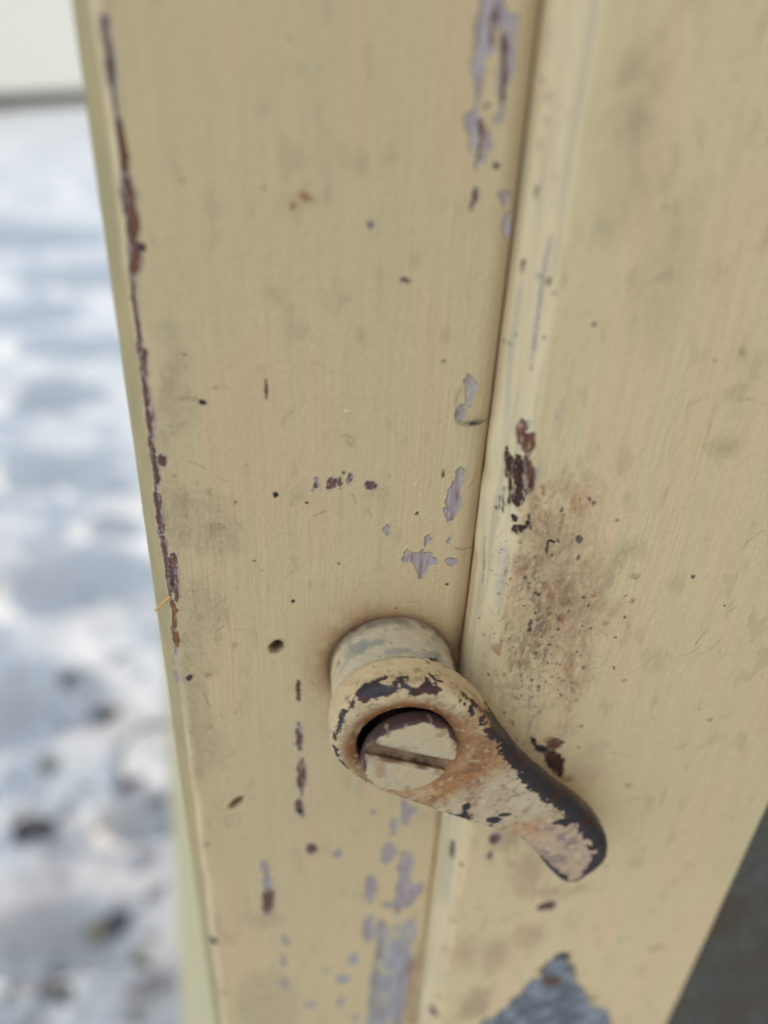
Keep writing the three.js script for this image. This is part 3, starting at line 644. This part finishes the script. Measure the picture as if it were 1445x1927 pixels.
R.spot('dirtspot', 13.33, -59.62, 1.04, 0.80, 0);
R.spot('umber', 12.78, -93.46, 1.17, 1.60, 0, { soft: .3 });
R.spot('dirtspot', 13.90, -86.68, 0.98, 1.14, 0);
R.spot('dirtspot', 13.15, -69.89, 0.72, 1.03, 0);
R.spot('dirtspot', 48.33, -19.16, 0.33, 0.40, 0);
R.spot('dirtspot', 22.66, -42.62, 0.49, 0.63, 0);
R.streak('slateline', [[3.52, -81.27], [3.17, -93.60]], 4.77, { soft: .4 });
R.spot('dirt', 36.85, 50.80, 0.62, 1.25, 0);
R.spot('dirt', 38.50, 46.33, 0.90, 2.00, 0);
R.spot('dirt', 37.85, 38.39, 1.35, 0.72, 0);
R.patch('peel', [[35.82, -72.18], [37.42, -72.81], [38.93, -75.69], [40.28, -79.07], [41.67, -83.97], [44.64, -87.28], [46.52, -93.04], [49.24, -94.43], [52.08, -99.01], [53.62, -105.19], [54.50, -110.93], [24.20, -106.29], [22.77, -100.64], [23.00, -97.76], [26.07, -94.31], [28.31, -91.07], [30.63, -84.97], [32.10, -80.87], [33.97, -79.69], [34.28, -75.14]]);
R.spot('slate', 36.82, -73.72, 1.80, 2.07, 0, { soft: .6, a: .8 });
R.spot('umber', 36.69, -83.82, 2.00, 1.97, 0.25, { soft: .2 });
specks(R, 260, 10, 67, -110, 84, (u, y) => .22 + .3 * Math.exp(-((y - 5) ** 2) / 1600));
R.each(13.6, 36, -20, 30, (u, y, i) => {                            // gritty grime where hands and the lever have rubbed
  const c = lerp(17, 22, ss(27, -10, y)), k = Math.exp(-((u - c) ** 2) / 48) * ss(29, 20, y + 3 * fbm(u * .5, y * .3, 3, 70)) * ss(-13, 7, y) * ss(13.8, 15, u) * (.35 + .9 * ss(-.25, .3, fbm(u * .35, y * .16, 3, 74)));
  R.blend(i, C(140, 116, 84), .5 * k * ss(-.06, .3, fbm(u * 2.4, y * .9, 5, 71)));
  R.blend(i, C(104, 98, 90), .42 * k * ss(.1, .34, fbm(u * 4.4, y * 1.2, 4, 72)));
  R.blend(i, C(156, 108, 70), .45 * k * ss(.18, .36, fbm(u * 2.2 + 5, y * 1.3, 5, 73)));
});
specks(R, 2200, 13, 34, -14, 27, (u, y) => { const c = lerp(16, 22, ss(27, -10, y)); return 1.1 * Math.exp(-((u - c) ** 2) / 40) * clamp(.5 + 1.6 * fbm(u * .25, y * .2, 3, 66)); });
specks(R, 500, 10, 16, -20, 60, (u, y) => .5 * clamp(.5 + 1.6 * fbm(u * .3, y * .1, 3, 67)));
scratches(R, 70, 12, 60, -40, 60);
const profR = along([[-4, 10.5, -10.2], [9.3, 10.5, 3.1], [14.6, 14.2, 6.4], [65.7, 65.7, 6.4], [76.6, 65.7, -4.5]], .5);
const usR = [...steps(-4, 8.4, 1.5), ...steps(8.6, 16, .24), ...steps(16.3, 64.4, .3), ...steps(64.7, 67.5, .2), ...steps(68.5, 76.6, 1.5)];
const door = thing('wooden_door', 'cream painted wooden door with a worn bevelled edge and grey panel, held by the latch lever', 'door');
part('stile', sweep(R, usR, (u, y) => profR(u, lerp(.4, 1.0, ss(30, -10, y) * ss(15.5, 13, u) )), (u, y) => {
  const e = Math.exp(-((u - 9) ** 2) / 7);
  return R.coarseAt(u, y) + e * (.3 * n2(y * .12, 3, 68) + .5 * Math.exp(-((y - 37) ** 2) / 14) + .75 * ss(33, 30, y) * ss(19, 23, y) - .2 * Math.exp(-((y - 12.5) ** 2) / 10)) + .12 * n2(u * .5, y * .16, 69) * Math.exp(-((u - 12) ** 2) / 12);
}, NEAR), R.textures(), door);
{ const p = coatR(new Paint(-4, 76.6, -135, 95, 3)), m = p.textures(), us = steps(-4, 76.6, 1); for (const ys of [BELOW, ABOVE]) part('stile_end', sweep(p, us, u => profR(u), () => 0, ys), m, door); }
{ const g = new THREE.BoxGeometry(54.4 * MM, 1.99, 14 * MM); g.translate(38 * MM, -.1, -18 * MM); part('back_board', g, backL, door); }
{
  const W = 1024, col = new Uint8Array(W * W * 4), bmp = new Uint8Array(W * W * 4);
  for (let j = 0; j < W; j++) for (let i = 0; i < W; i++) {
    const u = i / W * 64, y = j / W * 64, w = Math.sin(u * 6.283 * 1.25 + .4 * n2(u * .3, y * .3, 1)) * Math.sin(y * 6.283 * 1.25 + .5 * n2(u * .3, y * .3, 2));
    const t = fbm(u * .07, y * .07, 4, 110), s = fbm(u * .6, y * .6, 4, 112), c0 = mix3(C(92, 96, 88), C(88, 84, 74), ss(.05, .4, t)), k = 1 + .16 * w + .3 * s, o = (j * W + i) * 4;
    for (let q = 0; q < 3; q++) { col[o + q] = enc(c0[q] * k); bmp[o + q] = clamp(.5 + .28 * w + .35 * s) * 255; }
    col[o + 3] = bmp[o + 3] = 255;
  }
  const tx = (a, srgb) => { const t = new THREE.DataTexture(a, W, W); t.magFilter = THREE.LinearFilter; t.wrapS = t.wrapT = THREE.MirroredRepeatWrapping; if (srgb) t.colorSpace = THREE.SRGBColorSpace; t.repeat.set(1 / .064, 1 / .064); t.needsUpdate = true; return t; };
  const g = new THREE.PlaneGeometry(.55, 1.99, 110, 200), p = g.attributes.position, uv = g.attributes.uv;
  for (let i = 0; i < p.count; i++) { uv.setXY(i, p.getX(i), p.getY(i)); p.setZ(i, (.7 * fbm(p.getX(i) * 18, p.getY(i) * 9, 3, 114)) * MM); }
  g.translate(.343, -.1, 1.2 * MM); g.computeVertexNormals();
  part('panel', g, new THREE.MeshStandardMaterial({ map: tx(col, true), bumpMap: tx(bmp), bumpScale: .25 * MM, roughness: .95 }), door, 'dark grey woven panel with brownish stains');
}

// ================= THE LATCH =================
// Cast in one: a boss on the post and a paddle lever that laps over the door; modelled as a distance field, meshed by surface nets.
function surfaceNets(f, lo, hi, h, paint) {
  const N = [0, 1, 2].map(k => Math.ceil((hi[k] - lo[k]) / h) + 1), [nx, ny, nz] = N, D = new Float32Array(nx * ny * nz);
  f(D, nx, ny, nz);
  const id = new Int32Array(nx * ny * nz).fill(-1), P = [], I = [];
  const at = (i, j, k) => (k * ny + j) * nx + i, off = [[0, 0, 0], [1, 0, 0], [0, 1, 0], [1, 1, 0], [0, 0, 1], [1, 0, 1], [0, 1, 1], [1, 1, 1]], edge = [[0, 1], [2, 3], [4, 5], [6, 7], [0, 2], [1, 3], [4, 6], [5, 7], [0, 4], [1, 5], [2, 6], [3, 7]];
  for (let k = 0; k < nz - 1; k++) for (let j = 0; j < ny - 1; j++) for (let i = 0; i < nx - 1; i++) {
    const o = at(i, j, k), neg = D[o] < 0;
    const v = [D[o], D[o + 1], D[o + nx], D[o + nx + 1], D[o + nx * ny], D[o + nx * ny + 1], D[o + nx * ny + nx], D[o + nx * ny + nx + 1]];
    let mixed = false; for (let q = 1; q < 8; q++) if ((v[q] < 0) !== neg) { mixed = true; break; }
    if (!mixed) continue;
    let x = 0, y = 0, z = 0, n = 0;
    for (const [a, b] of edge) if ((v[a] < 0) !== (v[b] < 0)) { const t = v[a] / (v[a] - v[b]); x += lerp(off[a][0], off[b][0], t); y += lerp(off[a][1], off[b][1], t); z += lerp(off[a][2], off[b][2], t); n++; }
    id[o] = P.length / 3; P.push(lo[0] + (i + x / n) * h, lo[1] + (j + y / n) * h, lo[2] + (k + z / n) * h);
  }
  const quad = (a, b, c, d, flip) => { if (a < 0 || b < 0 || c < 0 || d < 0) return; flip ? I.push(a, c, b, a, d, c) : I.push(a, b, c, a, c, d); };
  for (let k = 1; k < nz - 1; k++) for (let j = 1; j < ny - 1; j++) for (let i = 1; i < nx - 1; i++) {
    const o = at(i, j, k), s = D[o] < 0;
    if (s !== (D[o + 1] < 0)) quad(id[o - nx - nx * ny], id[o - nx * ny], id[o], id[o - nx], !s);
    if (s !== (D[o + nx] < 0)) quad(id[o - 1 - nx * ny], id[o - nx * ny], id[o], id[o - 1], s);
    if (s !== (D[o + nx * ny] < 0)) quad(id[o - 1 - nx], id[o - nx], id[o], id[o - 1], !s);
  }
  const T = new Float32Array(P.length / 3 * 2), K = new Float32Array(P.length), Q = new Float32Array(P.length);
  for (let i = 0; i < P.length; i += 3) { const c = paint(P[i], P[i + 1], P[i + 2]); K[i] = c[0]; K[i + 1] = c[1]; K[i + 2] = c[2]; Q[i] = P[i] * MM; Q[i + 1] = P[i + 1] * MM; Q[i + 2] = P[i + 2] * MM; T[i / 3 * 2] = .02 + .96 * (c[3] ?? 0); T[i / 3 * 2 + 1] = .5; }
  const g = new THREE.BufferGeometry(); g.setAttribute('position', new THREE.BufferAttribute(Q, 3)); g.setAttribute('color', new THREE.BufferAttribute(K, 3)); g.setAttribute('uv', new THREE.BufferAttribute(T, 2)); g.setIndex(I); g.computeVertexNormals();
  return g;
}
// how worn the metal is (u): paint is dull, bare iron is smoother and shines a little
const wear = () => { const a = new Uint8Array(64 * 4 * 4); for (let j = 0; j < 4; j++) for (let i = 0; i < 64; i++) { const t = i / 63, o = (j * 64 + i) * 4; a[o] = 255; a[o + 1] = lerp(.6, .36, t) * 255; a[o + 2] = t * .45 * 255; a[o + 3] = 255; } const t = new THREE.DataTexture(a, 64, 4); t.magFilter = THREE.LinearFilter; t.needsUpdate = true; return t; };
const wornMetal = (() => { const t = wear(); return new THREE.MeshStandardMaterial({ vertexColors: true, roughness: 1, metalness: 1, roughnessMap: t, metalnessMap: t }); })();
const smin = (a, b, k) => { const h = Math.max(k - Math.abs(a - b), 0) / k; return Math.min(a, b) - h * h * k * .25; };
const smax = (a, b, k) => -smin(-a, -b, k);
const AX = [.3, -1.2], TOP = 15;
const LEVER = new THREE.CatmullRomCurve3([[-9.5, -1.2], [-8.6, 3.9], [-5.3, 7.6], [-.5, 9.1], [4.8, 8.3], [8.8, 5.2], [13.2, -.6], [18.2, -7.2], [23.4, -13.4], [28.6, -18.8], [32.6, -23.8], [35.1, -28.8], [35.3, -32.6], [34.6, -34.1], [32.4, -36.0], [30.4, -37.3], [29.0, -36.9], [25.6, -33.0], [22.4, -28.0], [19.8, -24.6], [15.9, -22.0], [9.1, -17.9], [2.6, -14.1], [-2.4, -11.2], [-6.4, -7.9], [-8.8, -4.6]].map(p => new THREE.Vector3(p[0], p[1], 0)), true).getSpacedPoints(110).map(p => [p.x, p.y]);
const topZ = (x, y) => { const t = clamp((x - 9) / 22); return TOP - .5 * ss(.1, 1.1, t) - .55 * Math.sin(t * Math.PI) * ss(9, 13, Math.hypot(x - AX[0], y - AX[1])) - .4 * ss(.75, 1, t); };
const botZ = (x, y) => lerp(8.9, 10.2, ss(8, 20, Math.hypot(x - AX[0], y - AX[1]))) - 1.5 * ss(.3, 1.1, (x - 9) / 22);
const d2cache = new Map();
const LO = [-12.5, -39, -.6], HI = [37.5, 12, 16.8], HH = .16;
const gridD2 = (() => { const nx = Math.ceil((HI[0] - LO[0]) / HH) + 1, ny = Math.ceil((HI[1] - LO[1]) / HH) + 1, a = new Float32Array(nx * ny); for (let j = 0; j < ny; j++) for (let i = 0; i < nx; i++) a[j * nx + i] = polyDist(LEVER, LO[0] + i * HH, LO[1] + j * HH); return { a, nx, ny }; })();
const d2 = (x, y) => { const i = clamp(Math.round((x - LO[0]) / HH), 0, gridD2.nx - 1), j = clamp(Math.round((y - LO[1]) / HH), 0, gridD2.ny - 1); return gridD2.a[j * gridD2.nx + i]; };
// where the paint is gone: 1 bare, 0 painted
function bare(x, y, z) {
  const e = d2(x, y), rx = x - AX[0], ry = y - AX[1], r = Math.hypot(rx, ry), ang = Math.atan2(ry, rx);
  const n = fbm3(x * .8, y * .8, z * .8, 4, 700), n1 = n3(x * 2.4, y * 2.4, z * 2.4, 720);
  const q = x * .62 - y * .785 , s = x * .785 + y * .62;               // along the lever, and across it towards its upper edge
  let w = -1;
  const onHead = r < 14 && q < 9;
  if (z > 9.5) {
    if (onHead) {                                                     // the crest of the rim
      const arc = ang > -.2 && ang < 3.6 || ang < -2.5, gap = Math.exp(-((ang - .98) ** 2) / .012) * 1.6;
      const wide = .5 + .5 * Math.exp(-((ang - 1.6) ** 2) / .4) + .3 * ss(.9, .5, ang) * ss(-.8, 0, ang);
      if (arc) w = Math.max(w, .75 - Math.abs(e + .55 + .1 * Math.sin(ang * 5)) / wide + n * 1.5 + .3 * n1 - gap - Math.max(0, 13.4 - z) * .9);
    }
    if (q > 4 && s > 2) {                                 // the upper edge of the lever, rounded and bare from the face right down its side
      const depth = lerp(1.2, 2.7, ss(6, 22, q)) + 1.3 * n + .6 * n1 + .35 * ss(30, 40, q), up = ss(2.5, 5, s) * ss(4, 9, q);
      if (up > 0) w = Math.max(w, ((depth + e) * 1.2 + (z < 13.4 ? .8 : 0) - (z < 12.4 && q < 17 ? 1.6 + 2 * n : 0)) * up - (1 - up) * .3);
    }
    if (q > 37) w = Math.max(w, (1.35 + e + .9 * n) * 1.1 * ss(37, 41, q));   // the tip
    w = Math.max(w, (.5 + e + .5 * n + .15 * n1) * 2 * (z > 10.5 && q > 3 && s < 4 || q > 30 ? 1 : 0) - (q > 3 ? 0 : 1));         // a worn line along every edge
    for (const [cx, cy, a, b] of [[10.2, -17.9, 2.6, 1.2], [13.2, -20.4, 1.6, .9], [14.9, -19.2, 1.3, .75], [16.4, -18.1, 1, .5], [10.3, -15.2, .8, .9], [20.2, -9.2, 2.2, .6], [26.5, -20.8, 2, 1.2], [29.3, -23, 1.2, 1.8]]) w = Math.max(w, 1 - Math.hypot((x - cx) / a, (y - cy) / b) + n * 1.3);
  }
  if (w < 0 && z > 6 && z < 10.5 && ang > .3 && ang < 2) w = Math.max(w, -.75 + 2.4 * fbm3(x * 1.1, y * 1.1, z * 1.6, 3, 740) + .65 * Math.exp(-((z - 8.6) ** 2) / 1.6) * ss(1.9, .9, ang));   // spots behind the rim
  return clamp(w * 3, 0, 1);
}
const field = (D, nx, ny, nz) => {
  for (let k = 0; k < nz; k++) for (let j = 0; j < ny; j++) for (let i = 0; i < nx; i++) {
    const x = LO[0] + i * HH, y = LO[1] + j * HH, z = LO[2] + k * HH, rx = x - AX[0], ry = y - AX[1], r = Math.hypot(rx, ry);
    const boss = Math.max(Math.hypot(x, ry) - (9.15 - .012 * z), z - 13);
    const e = gridD2.a[j * gridD2.nx + i], t = topZ(x, y), b = botZ(x, y), q = x * .62 - y * .785, sx = x * .785 + y * .62, rr = lerp(lerp(1.2, .55, ss(0, 8, q)), 2.1, ss(1, 7, sx) * ss(4, 14, q)), hz = Math.abs(z - (t + b) / 2) - (t - b) / 2;
    const a1 = e + rr, a2 = hz + rr, lev = Math.min(Math.max(a1, a2), 0) + Math.hypot(Math.max(a1, 0), Math.max(a2, 0)) - rr;
    let d = smin(boss, lev, 1.6);
    const cone = Math.max(Math.hypot(x - .6, y + 2.4) - 6.6 - Math.max(0, z - 14.0) * 2.2, 7.5 - z);
    d = smax(d, -cone, .7);
    if (Math.abs(d) < .5) { d += .11 * fbm3(x * .45, y * .45, z * .45, 3, 760) + .09 * fbm3(x * 1.7, y * 1.7, z * 1.7, 2, 765) + .14 * bare(x, y, z); }
    D[(k * ny + j) * nx + i] = d;
  }
};
const latchPaint = (x, y, z) => {
  const rx = x - AX[0], ry = y - AX[1], r = Math.hypot(rx, ry), ang = Math.atan2(ry, rx), n = fbm3(x * .45, y * .45, z * .45, 4, 780), m = fbm3(x * 2, y * 2, z * 2, 3, 785), rs = Math.hypot(x - .6, y + 2.3), q = x * .62 - y * .785;
  let c = mix3(C(212, 193, 150), C(198, 180, 140), clamp(.5 + n * 1.5));
  if (z < 10 && r < 11) {                                              // the boss: greyer, blotched
    c = mix3(c, C(196, 196, 172), .75); c = mix3(c, C(142, 150, 144), ss(.0, .34, fbm3(x * .32, y * .32, z * .42, 4, 790) - .1 + .12 * ry / 9) * .8);
    c = mix3(c, CREAM_PALE, ss(-5, -9, x) * .5);  // lit left flank of the boss, painted paler
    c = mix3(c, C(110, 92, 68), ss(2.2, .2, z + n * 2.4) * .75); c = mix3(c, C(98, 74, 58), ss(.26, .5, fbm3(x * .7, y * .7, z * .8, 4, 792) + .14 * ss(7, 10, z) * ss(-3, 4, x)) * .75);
  }
  if (z > 11.5) {
    const inner = ss(9.6, 7.4, rs + n * 1.6);
    c = mix3(c, C(158, 108, 60), inner * clamp(.95 + n * 1.5 + .3 * Math.sin(ang * 1.3 + .4)));
    c = mix3(c, C(128, 88, 56), ss(8.9, 7.0, rs + n * 1.6) * clamp(.55 + .7 * Math.sin(ang + 2.6) + n * 1.5));
    const rustLow = Math.exp(-(((x - 8) / 6.2) ** 2 + ((y + 9) / 5.8) ** 2)); c = mix3(c, mix3(C(182, 132, 74), C(138, 90, 52), ss(-.1, .35, fbm3(x * .8, y * .8, z, 4, 799))), clamp(rustLow * (1.35 + n * 1.6)) * .92);
    const sh = Math.exp(-(((x - 11) / 3.2) ** 2 + ((y + 1.5) / 4.5) ** 2)); c = mix3(c, C(158, 114, 70), clamp(sh * (1.1 + n * 2 + m * .6)) * .9);
    const spot = Math.exp(-(((x - 10.6) / 1.7) ** 2 + ((y + 13.4) / 4) ** 2)); c = mix3(c, C(132, 68, 40), ss(.3, .75, spot * (1.05 + n * 2 + m * 1.5)) * .9);
    if (q > 2) c = mix3(c, C(170, 128, 84), .55 * ss(-.05, .35, fbm3(x * .28, y * .28, 4, 4, 801) + .08));
    const halo = Math.exp(-(((x - 12) / 3) ** 2 + ((y + 15) / 3.2) ** 2)); c = mix3(c, C(190, 128, 66), clamp(halo * (.6 + n * 1.6)) * .7);
    if (q > 14) { c = mix3(c, C(205, 196, 166), ss(13, 18, q) * ss(32, 26, q) * .6); c = mix3(c, C(196, 172, 146), ss(27, 32, q) * .8); c = mix3(c, C(150, 132, 126), ss(.06, .42, fbm3(x * .5, y * .5, 3, 4, 795) + .12 * ss(30, 36, q)) * ss(22, 30, q) * .85); c = mix3(c, C(196, 150, 96), Math.exp(-(((x - 20) / 4) ** 2 + ((y + 22) / 2.2) ** 2)) * .6); }
    c = mix3(c, C(112, 86, 60), ss(.1, .42, m + n * .5 + .12 * clamp(rustLow + sh)) * .5); c = mix3(c, CREAM_PALE, ss(.22, .4, fbm3(x * 1.1 + 9, y * 1.1, z, 3, 798)) * .35);
  }
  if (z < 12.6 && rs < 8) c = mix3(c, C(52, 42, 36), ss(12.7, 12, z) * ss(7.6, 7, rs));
  const B = bare(x, y, z);
  if (B > 0) {
    const steel = mix3(mix3(C(46, 43, 46), C(72, 68, 69), clamp(.4 + n)), C(84, 48, 42), ss(.08, .38, fbm3(x * .6, y * .6, z * .6, 4, 797)) * .8);
    c = mix3(c, mix3(C(110, 70, 50), steel, ss(.35, .8, B)), ss(.12, .55, B));
  }
  const k = 1 + .1 * m; return [c[0] * k, c[1] * k, c[2] * k, B * clamp(.7 + n)];
};
const latch = thing('turn_button_latch', 'rusty cream painted metal turn button latch with slotted screw, its paint chipped to dark metal', 'latch');
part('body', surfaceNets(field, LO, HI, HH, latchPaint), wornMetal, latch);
// the screw: a slotted pan head sitting a little crooked in the socket
{
  const lo = [-7.4, -7.4, -11.5], hi = [7.4, 7.4, .7], h = .13, RH = 6.6, sa = -.46;
  const f = (D, nx, ny, nz) => { for (let k = 0; k < nz; k++) for (let j = 0; j < ny; j++) for (let i = 0; i < nx; i++) {
    const x = lo[0] + i * h, y = lo[1] + j * h, z = lo[2] + k * h, r = Math.hypot(x, y), a1 = r - RH + .35, zt = -.0035 * r * r, a2 = Math.abs(z + 1.2 - zt / 2) - 1.2 - zt / 2 + .35;
    let d = Math.min(Math.max(a1, a2), 0) + Math.hypot(Math.max(a1, 0), Math.max(a2, 0)) - .35;
    d = Math.min(d, Math.max(r - 3, z + 1, -11 - z));
    const v = -x * Math.sin(sa) + y * Math.cos(sa), slot = Math.max(Math.abs(v + .1) - .95 + .04 * z, -.9 - z - .5 * fbm3(x * .5, y * .5, 1, 3, 803));
    d = smax(d, -slot, .4);
    if (Math.abs(d) < .4) d += .05 * fbm3(x * .9, y * .9, z * .9, 3, 800) + .06 * chip(x, y, z);
    D[(k * ny + j) * nx + i] = d;
  } };
  const chip = (x, y, z) => { const r = Math.hypot(x, y), a = Math.atan2(y, x), n = fbm3(x * .9, y * .9, z * .9, 4, 805); const top = y > 0 ? .4 + .3 * Math.sin(a) : (x < 0 ? .35 : .05); return clamp((r - RH + top + n * .9) * 3) ; };
  const paint = (x, y, z) => {
    const r = Math.hypot(x, y), n = fbm3(x * .5, y * .5, z * .5, 4, 810), m = fbm3(x * 2.2, y * 2.2, z * 2.2, 3, 812), v = -x * Math.sin(sa) + y * Math.cos(sa);
    let c = mix3(C(208, 190, 150), C(200, 194, 164), clamp(.5 + n * 1.8)); c = mix3(c, C(178, 146, 104), ss(.05, .5, n + .3 * ss(3, 6.4, r) - .1) * .8);
    c = mix3(c, C(148, 112, 76), Math.exp(-((v - .95) ** 2) / .1) * .5); c = mix3(c, C(128, 100, 72), Math.exp(-((v + 1.2) ** 2) / .12) * clamp(.3 + n * 2));
    if (z < -.35 && Math.abs(v + .1) < 1.1) c = mix3(c, mix3(C(136, 108, 74), C(84, 62, 44), clamp(.5 + n * 2)), .88);
    c = mix3(c, C(78, 58, 56), chip(x, y, z)); if (z < -1.6) c = C(70, 56, 48);
    const k = 1 + .12 * m; return [c[0] * k, c[1] * k, c[2] * k];
  };
  const s = part('screw', surfaceNets(f, lo, hi, h, paint), new THREE.MeshStandardMaterial({ vertexColors: true, roughness: .6 }), latch, 'slotted screw head with cream paint chipped at its rim');
  s.position.set(1.3 * MM, -3.1 * MM, 16.2 * MM); s.rotation.set(-.03, .15, 0);
}

// ================= SMALL THINGS =================
const hairMat = new THREE.MeshStandardMaterial({ color: new THREE.Color(...C(74, 62, 50)), roughness: .7 }), strawMat = new THREE.MeshStandardMaterial({ color: new THREE.Color(...C(214, 172, 104)), roughness: .6 }), paleHair = new THREE.MeshStandardMaterial({ color: new THREE.Color(...C(206, 198, 160)), roughness: .6 });
const tube = (pts, r) => new THREE.TubeGeometry(new THREE.CatmullRomCurve3(pts.map(p => new THREE.Vector3(p[0] * MM, p[1] * MM, p[2] * MM))), 40, r * MM, 5);
{
  const t = thing('hair_tuft', 'small tangle of fine dark hairs and dust stuck to the post beside the seam', 'hair tuft');
  for (const P of [[[6.06, 38.98, .15], [6.9, 38.7, .5], [7.9, 38.6, .4], [8.9, 38.85, .5], [9.6, 39.5, .7], [10.2, 40.6, 1.0]], [[6.3, 39.2, .12], [7.2, 39.0, .6], [8.2, 39.3, .5], [9.0, 38.9, .3], [8.0, 38.7, .2]], [[7.2, 38.9, .2], [8.3, 38.75, .6], [9.3, 39.3, .6], [8.6, 39.4, .3]]]) part('strand', tube(P, .045), hairMat, t);
  const g = litter[2].clone(); g.scale(.36 * MM, .25 * MM, .2 * MM); g.translate(8.2 * MM, 38.85 * MM, .25 * MM); part('dust_ball', g, soil[1], t);
  const u = thing('hair', 'fine dark hair curving up the post above the hair tangle', 'hair'); part('strand', tube([[6.28, 43.55, .2], [5.76, 42.2, .5], [5.9, 41.1, .4], [6.3, 39.9, .2]], .032), hairMat, u);
  const l = thing('hair_001', 'fine pale hair in a loop on the middle of the post face', 'hair'); part('strand', tube([[-8.25, 37, .12], [-7.3, 37.15, .3], [-6.5, 36.5, .2], [-6.9, 35.8, .3], [-7.4, 36.2, .4], [-7.1, 37, .2]], .025), new THREE.MeshStandardMaterial({ color: new THREE.Color(...C(140, 126, 92)), roughness: .7 }), l);
  const d = thing('hair_002', 'short dark hair lying level on the post just above the latch, touching the seam', 'hair'); part('strand', tube([[7.6, 20.1, .15], [8.6, 19.9, .3], [9.6, 20.1, .25], [10.2, 20.3, .3]], .035), hairMat, d);
  const w = thing('hair_003', 'pale curved hair sticking out from the chipped left edge of the post', 'hair'); part('strand', tube([[-31.4, 31.4, .1], [-32.3, 31.6, -.2], [-32.9, 32.6, -.7], [-32.8, 33.9, -1]], .028), paleHair, w);
  const w2 = thing('hair_004', 'longer pale hair on the left edge of the post lower than the curved one', 'hair'); part('strand', tube([[-31.4, 24.0, .1], [-32.6, 24.6, .1], [-33.6, 25.4, -.6], [-33.2, 26.8, -1.2]], .028), paleHair, w2);
  const s = new THREE.CylinderGeometry(.26 * MM, .16 * MM, 3.0 * MM, 7, 6), p = s.attributes.position; for (let i = 0; i < p.count; i++) p.setX(p.getX(i) + (.06 * n2(p.getY(i) * 2000, 3, 1)) * MM);
  s.rotateZ(-.85); s.rotateY(.3); s.translate(-32.3 * MM, 11.5 * MM, .25 * MM); s.computeVertexNormals(); part('splinter', s, strawMat, post, 'straw coloured splinter standing off the left edge');
  const nail = (name, x, y, r, label) => { const g = new THREE.SphereGeometry(r * MM, 18, 10, 0, 6.3, 0, Math.PI / 2); g.rotateX(Math.PI / 2); g.scale(1, 1, .45); g.translate(x * MM, y * MM, -.05 * MM); part(name, g, new THREE.MeshStandardMaterial({ color: new THREE.Color(...C(72, 52, 50)), roughness: .6 }), post, label); };
  nail('nail_head', -29.55, 59.1, .52, 'small dark nail head beside the chipped edge high on the post'); nail('nail_head', -29.95, -2.6, .42, 'small dark nail head beside the chipped edge level with the latch');
  nail('nail_head', 7.64, 68.27, .27, 'tiny dark nail head near the seam at the top');
}
renderer.render(scene, camera);
